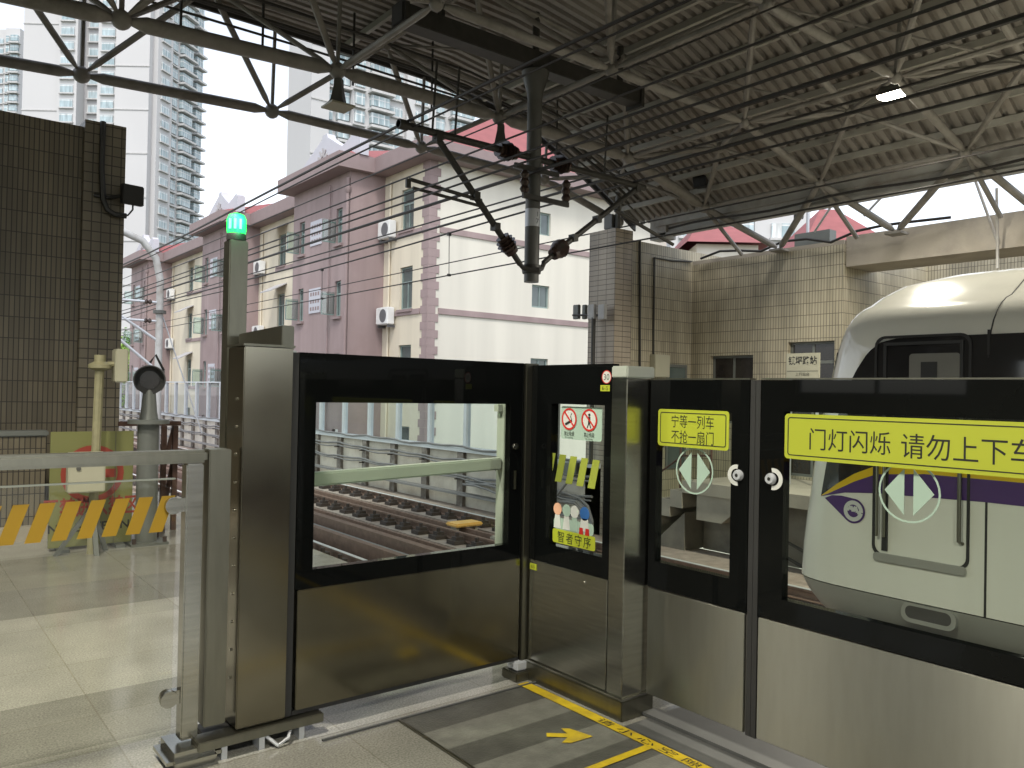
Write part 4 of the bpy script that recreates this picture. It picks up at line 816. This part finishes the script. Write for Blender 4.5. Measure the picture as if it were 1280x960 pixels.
def surf_x(y, z):
    hw = min(HW, -min((x for x, zz in PR if abs(zz-z) < .2), default=-HW)) if z > 1.95 else HW
    L = yf(z)-YS; t = max(0, (y-YS)/L); return TC-hw*wt(min(t, .999))
TS = [0, .3, .5, .62, .72, .8, .86, .9, .93, .955, .975, .988, .996, 1.0]
mb = MB(); rings = [[Vector((TC+x, -20, z)) for x, z in PR]]
for t in TS: rings.append([Vector((TC+x*wt(t), YS+t*(yf(z)-YS), z)) for x, z in PR])
n = len(PR)
for r in rings: mb.v += r
for i in range(len(rings)-1):
    for k in range(n-1): mb.f.append((i*n+k, i*n+k+1, (i+1)*n+k+1, (i+1)*n+k))
mb.f.append(tuple(range(n)))
mb.build('car_body', 'train_white', tr)
sk = MB(); SP = [(-1.5, -.37), (-1.47, -.5), (-1.38, -.66), (-1.25, -.78)]; SP = SP+[(-x, z) for x, z in SP[::-1]]
rings = [[Vector((TC+x, -20, z)) for x, z in SP]]+[[Vector((TC+x*wt(t), YS+t*(yf(z)-YS), z)) for x, z in SP] for t in TS]
n = len(SP)
for r in rings: sk.v += r
for i in range(len(rings)-1):
    for k in range(n-1): sk.f.append((i*n+k, i*n+k+1, (i+1)*n+k+1, (i+1)*n+k))
sk.build('skirt', 'train_skirt', tr)
def strip(name, m, ys, zt, zb, eps, parent=None):
    mb = MB(); N = 6
    for y in ys:
        a, b = zt(y), zb(y)
        mb.v += [Vector((surf_x(y, b+(a-b)*k/N)-eps, y, b+(a-b)*k/N)) for k in range(N+1)]
    for i in range(len(ys)-1):
        for k in range(N): mb.f.append((i*(N+1)+k, i*(N+1)+k+1, (i+1)*(N+1)+k+1, (i+1)*(N+1)+k))
    return mb.build(name, m, parent or tr)
def curve(tab): return lambda y: lerp_tab(tab, y)
ys = [4.6-.05*i for i in range(14)]+[3.9-.1*i for i in range(8)]+[3.0, 1, -6, -19.9]
ys = sorted(ys)
top = curve([(-20, 2.16), (2.7, 2.16), (3.35, 2.16), (3.8, 2.155), (3.95, 2.12), (4.08, 2.03), (4.2, 1.86), (4.28, 1.72), (4.4, 1.42), (4.5, 1.08), (4.6, .535)])
bot = curve([(-20, .95), (3.5, .95), (3.97, .90), (4.2, .80), (4.4, .675), (4.52, .585), (4.6, .53)])
strip('black_window_band', 'train_black', ys, top, bot, .004)
yt = bot; yb_ = curve([(-20, .86), (3.5, .86), (3.97, .815), (4.2, .72), (4.4, .615), (4.52, .555), (4.6, .527)])
strip('yellow_stripe', 'train_yellow', ys, lambda y: yt(y)+.002, yb_, .005)
pb_ = curve([(-20, .68), (3.0, .66), (3.97, .63), (4.3, .60), (4.5, .55), (4.6, .525)])
strip('purple_stripe', 'train_purple', ys, lambda y: yb_(y)+.002, pb_, .006)
# emblem: purple drop with a white ring and zigzag
ec = (4.205, .425); r = .125
sx_ = lambda y, z, e: surf_x(y, z)-e
def conf(mb_pts, m, e, name, parent):
    mb = MB(); mb.v = [Vector((sx_(y, z, e), y, z)) for y, z in mb_pts]; mb.f = [tuple(range(len(mb_pts)))]; return mb.build(name, m, parent, smooth=False)
a1 = math.radians(70); a2 = math.radians(-130)
dp = [(ec[0]+r*math.cos(t), ec[1]+r*math.sin(t)) for t in [math.radians(105+205*i/30) for i in range(31)]]
dp = [(4.545, .515), (4.45, .555), (4.34, .563)]+dp
em = conf(dp, 'train_purple', .007, 'emblem', tr)
def arc(r0, r1, t0, t1, n=20):
    return [(ec[0]+r1*math.cos(math.radians(t0+(t1-t0)*i/n)), ec[1]+r1*math.sin(math.radians(t0+(t1-t0)*i/n))) for i in range(n+1)], [(ec[0]+r0*math.cos(math.radians(t0+(t1-t0)*i/n)), ec[1]+r0*math.sin(math.radians(t0+(t1-t0)*i/n))) for i in range(n+1)]
for t0, t1 in ((2, 186), (190, 366)):
    o, i = arc(.064, .105, t0, t1); mb = MB(); k = len(o); mb.v = [Vector((sx_(y, z, .009), y, z)) for y, z in o+i]; mb.f = [(j, j+1, k+j+1, k+j) for j in range(k-1)]; mb.build('emblem_ring', 'ink_white', em, smooth=False)
zz = [(.085, .012), (.045, .012), (.025, .045), (0, -.005), (-.025, .045), (-.045, -.012), (-.085, -.012)]
mb = MB()
for (a, b), (c, d) in zip(zz, zz[1:]):
    p, q = Vector((ec[0]+a, ec[1]+b)), Vector((ec[0]+c, ec[1]+d)); nn = Vector((-(q-p).y, (q-p).x)).normalized()*.016
    mb.add([(sx_(v.x, v.y, .0095), v.x, v.y) for v in (p+nn, q+nn, q-nn, p-nn)], [(0, 1, 2, 3)])
mb.build('emblem_zigzag', 'ink_white', em, smooth=False)
XT = TC-HW
dr = MB().ringprism(rrect(3.1, 4.0, .02, 2.18, .1), rrect(3.125, 3.975, .045, 2.155, .09), 'x', XT-.012, XT-.002).build('cab_door', 'rubber', tr, smooth=False)
MB().prism(rrect(3.12, 3.98, -.03, .055, .03), 'x', XT-.03, XT-.003).build('door_threshold', 'train_skirt', dr, bevel=.006)
MB().frame('x', 3.17, 3.91, 1.35, 2.115, 3.2, 3.88, 1.38, 2.085, XT-.016, XT-.005).build('window_frame', 'black_matt', dr)
MB().prism(rrect(3.2, 3.66, 1.42, 2.0, .03), 'x', XT-.009, XT-.0055).build('cab_window', 'train_inside', dr)
MB().box(XT-.012, XT-.0095, 3.4, 3.55, 1.42, 1.92).build('cab_seat', 'black_matt', dr)
for y in (3.93, 3.86): MB().tube((XT-.06, y, .22), (XT-.06, y, .98), .014, 8).build('grab_rail', 'steel_matt', dr)
MB().box(XT-.02, XT-.004, 3.845, 3.9, .08, 1.0).build('door_slot', 'rubber', dr)
hr = MB().path([(XT-.005, 3.16, .26), (XT-.06, 3.17, .28), (XT-.06, 3.17, .95), (XT-.005, 3.16, .97)], .018, 8).build('grab_rail', 'steel_matt', tr)
MB().box(XT-.003, XT+.02, 2.955, 2.975, -.36, 2.2).build('body_seam', 'rubber', tr)
mb = MB(); mb.path([(TC+x*1.0, 2.965, z-.002) for x, z in PR[8:20]], .007, 6); mb.build('body_seam', 'rubber', tr)
MB().prism(rrect(3.24, 3.66, -.515, -.395, .055), 'x', XT-.02, XT+.05).build('step_recess', 'train_under', tr, smooth=False)
MB().ringprism(rrect(3.2, 3.7, -.555, -.37, .08), rrect(3.24, 3.66, -.515, -.395, .055), 'x', XT-.022, XT+.04).build('step_rim', 'train_skirt', tr)
MB().box(TC-1.3, TC+1.3, -20, 3.9, -1.0, -.62).build('underframe', 'train_under', tr, smooth=False)
ws = MB()
for t in (.93, .955, .975, .988, .996, 1.0):
    ws.v += [Vector((TC-HW*wt(t)*1.0, YS+t*(yf(z)-YS)+.006, z)) for z in (.95, 1.25, 1.55, 1.8, 2.05)]
    ws.v += [Vector((TC+HW*wt(t)*1.0, YS+t*(yf(z)-YS)+.006, z)) for z in (.95, 1.25, 1.55, 1.8, 2.05)]
for i in range(5):
    for h in (0, 5):
        for k in range(4): ws.f.append((i*10+h+k, i*10+h+k+1, (i+1)*10+h+k+1, (i+1)*10+h+k))
ws.build('windscreen', 'train_black', tr)
for yb0 in (.3, -12):
    bg = MB().box(TC-1.1, TC+1.1, yb0-1.4, yb0+1.4, -.95, -.75).build('bogie', 'train_under', tr)
    for dy in (-1.1, 1.1):
        for dx in (-.75, .75): MB().lathe((TC+dx, yb0+dy, -.62), [(.42, -.06), (.42, .06)], 24, 'x').build('wheel', 'iron_dark', bg)
for k in range(3):
    y = -1.2-5*k
    MB().ringprism(rrect(y-.7, y+.7, -.2, 1.95, .1), rrect(y-.68, y+.68, -.18, 1.93, .09), 'x', XT-.01, XT-.003).build('passenger_door', 'rubber', tr); MB().prism(rrect(y-.6, y-.06, .98, 1.85, .06), 'x', XT-.012, XT-.006).build('door_window', 'train_inside', tr); MB().prism(rrect(y+.06, y+.6, .98, 1.85, .06), 'x', XT-.012, XT-.006).build('door_window', 'train_inside', tr)

# ================================================================== APARTMENT ROW
def win(parent, ax, pos, u0, u1, z0, z1, sash=False):
    """window set back in a wall; ax 'x': wall faces -X at X=pos (u=Y); ax 'y': wall faces -Y at Y=pos (u=X)"""
    d = pos+.13
    f = MB().frame(ax, u0, u1, z0, z1, u0+.06, u1-.06, z0+.06, z1-.06, d-.05, d).build('window', 'win_frame', parent)
    if ax == 'x':
        MB().box(d-.02, d-.012, u0+.06, u1-.06, z0+.06, z1-.06).build('pane', 'win_dark', f); MB().box(d-.045, d-.005, u0+.06, u1-.06, z0+.62*(z1-z0), z0+.66*(z1-z0)).build('transom', 'win_frame', f); MB().box(d-.045, d-.005, (u0+u1)/2-.02, (u0+u1)/2+.02, z0+.06, z0+.62*(z1-z0)).build('mullion', 'win_frame', f)
        MB().box(pos-.1, pos+.13, u0-.08, u1+.08, z0-.1, z0-.003).build('sill', 'eave_pink', f)
        if sash:
            s = MB().obox((pos-.22, u1+.05, (z0+z1)/2-.15), (.27, -.04, 0), (0, .012, 0), (0, 0, (z1-z0)*.31)); s.build('open_sash', 'clear_pane', f); MB().frame('y', pos-.5, pos+.04, z0+.06, z0+.64*(z1-z0), pos-.46, pos, z0+.1, z0+.61*(z1-z0), u1+.06, u1+.085).build('sash_frame', 'win_frame', f)
    else:
        MB().box(u0+.06, u1-.06, d-.02, d-.012, z0+.06, z1-.06).build('pane', 'win_dark', f); MB().box((u0+u1)/2-.02, (u0+u1)/2+.02, d-.045, d-.005, z0+.06, z1-.06).build('mullion', 'win_frame', f)
    return f
def acunit(parent, x, y, z):
    b = MB().box(x-.36, x-.06, y-.42, y+.42, z, z+.62).build('air_conditioner', 'ac_white', parent, bevel=.03)
    MB().lathe((x-.362, y-.1, z+.31), [(.24, -.006), (.24, 0)], 20, 'x').build('fan_grille', 'ac_grille', b)
    MB().box(x-.3, x-.003, y-.36, y-.3, z-.1, z-.003).build('bracket', 'ac_grille', b); MB().box(x-.3, x-.003, y+.3, y+.36, z-.1, z-.003).build('bracket', 'ac_grille', b)
CX, PXF = 14.4, 13.0
def apartment(y0, yj, y1, label, first=False):
    t = thing('apartment_house', label, 'house', (CX, yj, -8), 'pink and cream apartment houses in a row')
    ZT = 9.35; DEPTH = 12.5
    # cream front with openings
    cwu = (yj-y0); cz = [(6.95+.25, 8.65), (4.4, 5.9), (1.6, 3.15), (-1.2, .3)]
    wc = y0+(.47 if first else .62)*cwu
    mw = .42
    cops = [(wc-mw-y0, wc+mw-y0, a, b) for a, b in cz]
    mb = MB(); wall_open(mb, (CX, y0, 0), (0, 1, 0), cwu, -8, ZT, (-1, 0, 0), cops, .14)
    mb.build('cream_wall', 'cream_wall', t, smooth=False)
    for a, b in cz: win(t, 'x', CX, wc-mw, wc+mw, a, b)
    for z in (7.05, 4.28, 1.48):
        MB().box(CX-.05, CX-.002, y0+(.45 if first else .1), wc+mw+.25, z-.09, z+.09).build('string_course', 'pink_wall', t)
    # pink bay
    pw = y1-yj; mb = MB(); ua, ub = yj+.17*pw, yj+.83*pw; um = .24
    pops = [(c-um-yj, c+um-yj, a, b) for c in (ua, ub) for a, b in ((6.85, 8.15), (4.2, 5.5), (1.5, 2.85), (-1.2, .1))]
    wall_open(mb, (PXF, yj, 0), (0, 1, 0), pw, -8, ZT, (-1, 0, 0), pops, .14)
    mb.box(PXF+.002, CX+.3, yj, yj+.02, -8, ZT); mb.box(PXF+.002, CX+.3, y1-.02, y1, -8, ZT)
    mb.build('pink_wall', 'pink_wall', t, smooth=False)
    for c, s in ((ua, True), (ub, True)):
        for a, b in ((6.85, 8.15), (4.2, 5.5), (1.5, 2.85)): win(t, 'x', PXF, c-um, c+um, a, b, s)
    for z in (7.05, 4.45, 1.75):
        g = MB(); yc = yj+.56*pw; g.box(PXF-.03, PXF-.002, yc-.5, yc+.5, z, z+.95); gg = g.build('vent_screen', 'dormer_white', t)
        for a in range(4):
            for b in range(3): MB().box(PXF-.034, PXF-.0305, yc-.42+a*.22, yc-.28+a*.22, z+.1+b*.28, z+.24+b*.28).build('vent_hole', 'eave_pink', gg)
    for yy in (yj+.05, yj+.3*pw): MB().tube((PXF-.08, yy, -8), (PXF-.08, yy, 9.1), .06 if yy < yj+.2 else .03).build('drain_pipe', 'eave_pink', t)
    MB().lathe((PXF-.08, yj+.05, 8.55), [(.07, 0), (.13, .1), (.13, .22)], 8).build('rain_hopper', 'eave_pink', t)
    MB().tube((CX-.06, yj-.5, -8), (CX-.06, yj-.5, 9.1), .04).build('drain_pipe', 'cream_wall', t)
    for z in (7.0, 3.9): acunit(t, CX, yj-.55, z)
    if not first:
        for a, b in cz[:3]: MB().prism([(CX-.75, b+.05), (CX-.003, b+.45), (CX-.003, b+.4), (CX-.75, b)], 'y', wc-.65, wc+.65).build('awning', 'tower_grey', t, smooth=False)
    # eaves: stepped fascia slab, red roof
    ov = .62
    out = [(PXF-ov, yj-.3), (PXF-ov, y1+.25), (CX+DEPTH, y1+.25), (CX+DEPTH, y0-(ov if first else .2)), (CX-ov, y0-(ov if first else .2)), (CX-ov, yj-.3)]
    MB().prism(out, 'z', 9.36, 9.9).build('eave', 'eave_pink', t, smooth=False)
    rf = MB(); rz = 13.3; xr = CX+6.2; yA, yB = y0-(ov if first else .2), y1+.25
    A = [Vector((CX-ov+.1, yA+.1, 9.903)), Vector((CX-ov+.1, yB, 9.903)), Vector((CX+DEPTH, yB, 9.903)), Vector((CX+DEPTH, yA+.1, 9.903)), Vector((xr, yA+(4.2 if first else .1), rz)), Vector((xr, yB, rz))]
    rf.add(A, [(0, 1, 5, 4), (1, 2, 5), (2, 3, 4, 5), (3, 0, 4)])
    p1, p2, p3, p4 = Vector((PXF-ov+.1, yj-.2, 9.903)), Vector((PXF-ov+.1, y1+.2, 9.903)), Vector((CX+1.9, (yj+y1)/2, 11.3)), Vector((CX+1.9, yj-.2, 9.95))
    rf.add([p1, p2, p3, p4, Vector((CX+1.9, y1+.2, 9.95))], [(0, 1, 2), (0, 2, 3), (1, 4, 2)])
    r = rf.build('roof', 'red_roof', t, smooth=False)
    # white ornamental gable over the bay
    ga, gb_ = yj-.35, y1+.2; gw = gb_-ga; X0 = PXF+.15
    pts = [(ga, 9.91), (gb_, 9.91), (gb_, 10.15), (ga+.75*gw, 10.75), (ga+.58*gw, 11.12), (ga+.56*gw, 11.28), (ga+.5*gw, 11.3), (ga+.48*gw, 11.12), (ga+.41*gw, 10.92), (ga+.26*gw, 10.5), (ga+.05*gw, 10.82), (ga+.03*gw, 10.7), (ga, 10.68)]
    gab = MB().prism(pts, 'x', X0, X0+.35).build('ornamental_gable', 'dormer_white', t, smooth=False)
    fc = (ga+.55*gw, 10.35)
    for k in range(5):
        a = math.pi*(k+.5)/5; MB().obox((X0-.02, fc[0]+.27*math.cos(a), fc[1]+.27*math.sin(a)), (.015, 0, 0), Vector((0, math.cos(a), math.sin(a)))*.16, Vector((0, -math.sin(a), math.cos(a)))*.05).build('fan_ornament', 'tower_grey', gab)
    MB().box(CX-.3, CX-.2, y0, yj-.3, 9.905, 10.1).build('roof_curb', 'dormer_white', t)
    # body behind
    if first:
        ops = [(4.55, 5.4, a, b) for a, b in ((7.5, 8.35), (4.75, 5.6), (2.0, 2.85), (-.8, .05))]
        mb = MB(); wall_open(mb, (CX, y0, 0), (1, 0, 0), DEPTH-.5, -8, ZT, (0, -1, 0), ops, .14); mb.build('end_wall', 'white_wall', t, smooth=False)
        for a, b, c, d in ops: win(t, 'y', y0, CX+a, CX+b, c, d)
        for z in (7.05, 4.28, 1.48): MB().box(CX+.42, CX+DEPTH-.5, y0-.05, y0-.002, z-.1, z+.1).build('string_course', 'pink_wall', t)
        q = MB(); z = -6; k = 0
        while z < 9.2:
            a = .42 if k % 2 else .3; b = .3 if k % 2 else .42
            q.box(CX-.03, CX-.002, y0-.03, y0+a, z, z+.27); q.box(CX, CX+b, y0-.03, y0-.002, z, z+.27); z += .275; k += 1
        q.build('quoin', 'pink_wall', t, smooth=False)
    return t
apartment(22.9, 25.95, 30.9, 'nearest pink and cream house with quoined corner and white end wall', True)
apartment(30.93, 38.3, 42.6, 'middle pink and cream house of the row, behind the green beacon post')
apartment(42.63, 53.3, 57.6, 'farthest pink and cream house of the row, beside the tall pale tower')

# ================================================================== TOWERS AND FAR HOUSES
def tower(name, label, x0, x1, pxs, D, zt, pitch, floors, group=None):
    pass
def tower_block(label, O, yawd, segs, zt, fl=3.0, side=None, name='tower_block'):
    """O ground corner; segs: list of (u0,u1,v0,kind) facade pieces along eu; side: depth pieces along ev (to the right)"""
    t = thing(name, label, 'tower', (O[0], O[1], -8), 'pale high rise towers behind the houses'); O = Vector(O)
    eu = Vector((math.cos(yawd), math.sin(yawd), 0)); ev = Vector((-eu.y, eu.x, 0))
    P = lambda u, v, z: O+eu*u+ev*v+Vector((0, 0, z))
    nw = 0; restm, restg = MB(), MB()
    def bxs(mb, u0, u1, v0, v1, z0, z1):
        mb.add([P(u, v, z) for z in (z0, z1) for v in (v0, v1) for u in (u0, u1)], [(0, 2, 3, 1), (4, 5, 7, 6), (0, 1, 5, 4), (2, 6, 7, 3), (0, 4, 6, 2), (1, 3, 7, 5)]); return mb
    for u0, u1, v, kind in segs:
        m = 'tower_grey' if kind == 'recess' else 'tower_wall'
        bxs(MB(), u0, u1, v, v+10, -8, zt).build('wall_block', m, t, smooth=False)
        z = 4.0; k = 0
        while z < zt-3:
            if kind in ('win', 'recess'):
                for c in ((u0+u1)/2,):
                    hw = min(1.3, (u1-u0)*.36)
                    tgt = MB() if nw < 95 else restg
                    bxs(tgt, c-hw, c+hw, v-.25, v-.003, z+.6, z+2.2)
                    if nw < 95: tgt.build('window', 'tower_glass', t, smooth=False)
                    nw += 1
                    bxs(restm, c-hw-.2, c+hw+.2, v-.5, v-.002, z+.28, z+.55)
            if kind == 'balc':
                w_ = (u1-u0); j = 0
                tgt = MB() if nw < 95 else restg
                bxs(tgt, u0+.2, u0+w_*.3, v-.3, v-.003, z+.7, z+2.6); bxs(tgt, u0+w_*.45, u1-.2, v-.9, v-.003, z+.9, z+2.65)
                if nw < 95: tgt.build('window', 'tower_glass', t, smooth=False)
                nw += 1
                bxs(restm, u0-.2, u0+w_*.32, v-.7, v-.002, z, z+.2); bxs(restm, u0+w_*.4, u1+.5, v-1.6, v-.002, z, z+.42)
            if kind == 'panel' and k % 3 == 0: bxs(restm, u0-.1, u1+.1, v-.15, v-.002, z, z+.25)
            z += fl; k += 1
    if restg.v: restg.build('window_stack', 'tower_glass', t, smooth=False, kind='stuff')
    restm.build('balcony_slab', 'tower_slab', t, smooth=False, kind='stuff')
    return t
# large tower on the left: front pieces then a receding balcony side
D = 165
def ground(px, D): p = hd(px, 480, D); return Vector((p.x, p.y, 0))
A0, A1 = ground(18, D), ground(181, D)
eu = (A1-A0).normalized(); W_ = (A1-A0).length
s = W_/163.
tower_block('tallest pale tower with stacked windows and balconies at upper left', A0, math.atan2(eu.y, eu.x), [(0, 46*s, 0, 'panel'), (46*s, 70*s, -.6, 'win'), (70*s, 95*s, 2.5, 'recess'), (95*s, 121*s, -.3, 'win'), (121*s, 163*s, -1.5, 'panel')], 98)
B1 = ground(241, D+16); eu2 = (B1-A1).normalized(); W2 = (B1-A1).length
A1b = A1+eu2*.3
tower_block('glazed balcony wing of the tall left tower, with projecting slabs', A1b, math.atan2(eu2.y, eu2.x), [(0, W2*.3, -1.0, 'win'), (W2*.3, W2*.72, -.4, 'balc'), (W2*.72, W2, .3, 'balc')], 97)
A0, A1 = ground(381, 130), ground(590, 150); eu = (A1-A0).normalized(); W_ = (A1-A0).length; s = W_/209
tower_block('pale grey tower rising behind the white gable of the nearest house', A0, math.atan2(eu.y, eu.x), [(0, 20*s, 0, 'panel'), (20*s, 46*s, 1.5, 'balc'), (46*s, 88*s, -.5, 'balc'), (88*s, 112*s, .5, 'win'), (112*s, 150*s, -.3, 'win'), (150*s, 209*s, 1.5, 'balc')], 62)
A0, A1 = ground(-60, 240), ground(16, 240); eu = (A1-A0).normalized(); tower_block('distant pale tower at the far left edge, lower than its neighbour', A0, math.atan2(eu.y, eu.x), [(0, 9, 0, 'win'), (9, 14, 0, 'win'), (14, (A1-A0).length, -1, 'balc')], 108)
A0, A1 = ground(835, 90), ground(1010, 90); eu = (A1-A0).normalized(); W_ = (A1-A0).length; tower_block('pale blue grey block glimpsed under the far roof edge', A0, math.atan2(eu.y, eu.x), [(0, W_*.3, 0, 'win'), (W_*.3, W_*.6, .5, 'balc'), (W_*.6, W_, 0, 'win')], 24)
# red roofed house behind the tan wall
q0, q1 = ground(1003, 40), ground(1130, 40)
eu = (q1-q0).normalized(); ev = Vector((-eu.y, eu.x, 0)); Wd = (q1-q0).length
rh = thing('red_roof_house', 'house with a broad red hipped roof seen over the tan wall', 'house', ((q0.x+q1.x)/2, (q0.y+q1.y)/2, -8))
P = lambda u, v, z: q0+eu*u+ev*v+Vector((0, 0, z))
zE, zR = 8.6, hd(1075, 262, 44).z
mb = MB(); mb.add([P(u, v, z) for z in (-8, zE) for v in (0, 9) for u in (0, Wd)], [(0, 2, 3, 1), (4, 5, 7, 6), (0, 1, 5, 4), (2, 6, 7, 3), (0, 4, 6, 2), (1, 3, 7, 5)]); mb.build('wall', 'white_wall', rh, smooth=False)
mb = MB(); mb.add([P(-.5, -.5, zE+.003), P(Wd+.5, -.5, zE+.003), P(Wd+.5, 9.5, zE+.003), P(-.5, 9.5, zE+.003), P(Wd*.45, 4, zR), P(Wd*.62, 4, zR)], [(0, 1, 5, 4), (1, 2, 5), (2, 3, 4, 5), (3, 0, 4)]); mb.build('roof', 'red_roof', rh, smooth=False)
q0, q1 = ground(868, 33), ground(945, 33); eu = (q1-q0).normalized(); ev = Vector((-eu.y, eu.x, 0)); Wd = (q1-q0).length
rh = thing('red_roof_house', 'smaller house with red roof and white eaves behind the tan wall corner', 'house', ((q0.x+q1.x)/2, (q0.y+q1.y)/2, -8)); zE, zR = hd(900, 305, 33).z, hd(900, 292, 36).z+.6
mb = MB(); mb.add([P(u, v, z) for z in (-8, zE) for v in (0, 7) for u in (0, Wd)], [(0, 2, 3, 1), (4, 5, 7, 6), (0, 1, 5, 4), (2, 6, 7, 3), (0, 4, 6, 2), (1, 3, 7, 5)]); mb.build('wall', 'white_wall', rh, smooth=False)
mb = MB(); mb.add([P(-.5, -.5, zE+.003), P(Wd+.5, -.5, zE+.003), P(Wd+.5, 7.5, zE+.003), P(-.5, 7.5, zE+.003), P(.8, 3, zR), P(Wd*.6, 3, zR)], [(0, 1, 5, 4), (1, 2, 5), (2, 3, 4, 5), (3, 0, 4)]); mb.build('roof', 'red_roof', rh, smooth=False)

# trees beyond the barrier at the far left
def tree(px, py, D, R, label, m):
    c = hd(px, py, D); t = thing('leafy_tree', label, 'tree', (c.x, c.y, -8), 'trees beyond the track at far left')
    MB().tube((c.x, c.y, -8), (c.x+.2, c.y, c.z-R*.3), .3, 8, .14).build('trunk', 'bark', t)
    mb = MB()
    for k in range(5):
        a = k*1.3; MB().tube((c.x+.15, c.y, c.z-R*.8), (c.x+R*.6*math.cos(a), c.y+R*.6*math.sin(a), c.z+R*.2*(k % 3-.6)), .1, 6, .03).build('limb', 'bark', t)
    cl = [Vector((random.gauss(0, .55), random.gauss(0, .55), random.gauss(0, .5)))*R for _ in range(26)]
    for _ in range(2600):
        q = random.choice(cl); p = c+q+Vector((random.gauss(0, .17), random.gauss(0, .17), random.gauss(0, .15)))*R
        a = Vector((random.gauss(0, 1), random.gauss(0, 1), random.gauss(0, 1))).normalized(); b = a.orthogonal().normalized(); s = random.uniform(.09, .2)
        mb.add([p+a*s, p+b*s*.6, p-a*s, p-b*s*.6], [(0, 1, 2, 3)])
    mb.build('crown', m, t, smooth=False)
tree(152, 452, 70, 3.2, 'dark green leafy tree beside the end wall pilaster, far beyond the track', 'leaf')
tree(158, 466, 60, 2.4, 'low light green tree behind the glazed barrier at far left', 'leaf_light')
tree(120, 470, 80, 4, 'dark green tree mostly hidden behind the tiled end wall', 'leaf')

# ================================================================== PLATFORM HALL BEHIND THE PHOTOGRAPHER
mat('hall_tile', (.5, .49, .42), .5, var=.08)
ph = thing('platform_side_wall', 'tiled side wall with a row of windows along the back of the platform', 'wall', (-6.5, -8, 0))
ops = [(2+4*k, 4.8+4*k, 1.6, 3.3) for k in range(8)]
mb = MB(); wall_open(mb, (-6.5, 9.8, 0), (0, -1, 0), 34, 0, 5.6, (1, 0, 0), ops, .2); mb.build('wall_face', 'hall_tile', ph, smooth=False)
for u0, u1, z0, z1 in ops:
    f = MB().frame('x', 9.8-u1, 9.8-u0, z0, z1, 9.8-u1+.06, 9.8-u0-.06, z0+.06, z1-.06, -6.6, -6.55).build('window_frame', 'galv', ph)
    MB().box(-6.6, -6.55, 9.8-(u0+u1)/2-.03, 9.8-(u0+u1)/2+.03, z0+.06, z1-.06).build('mullion', 'galv', f)
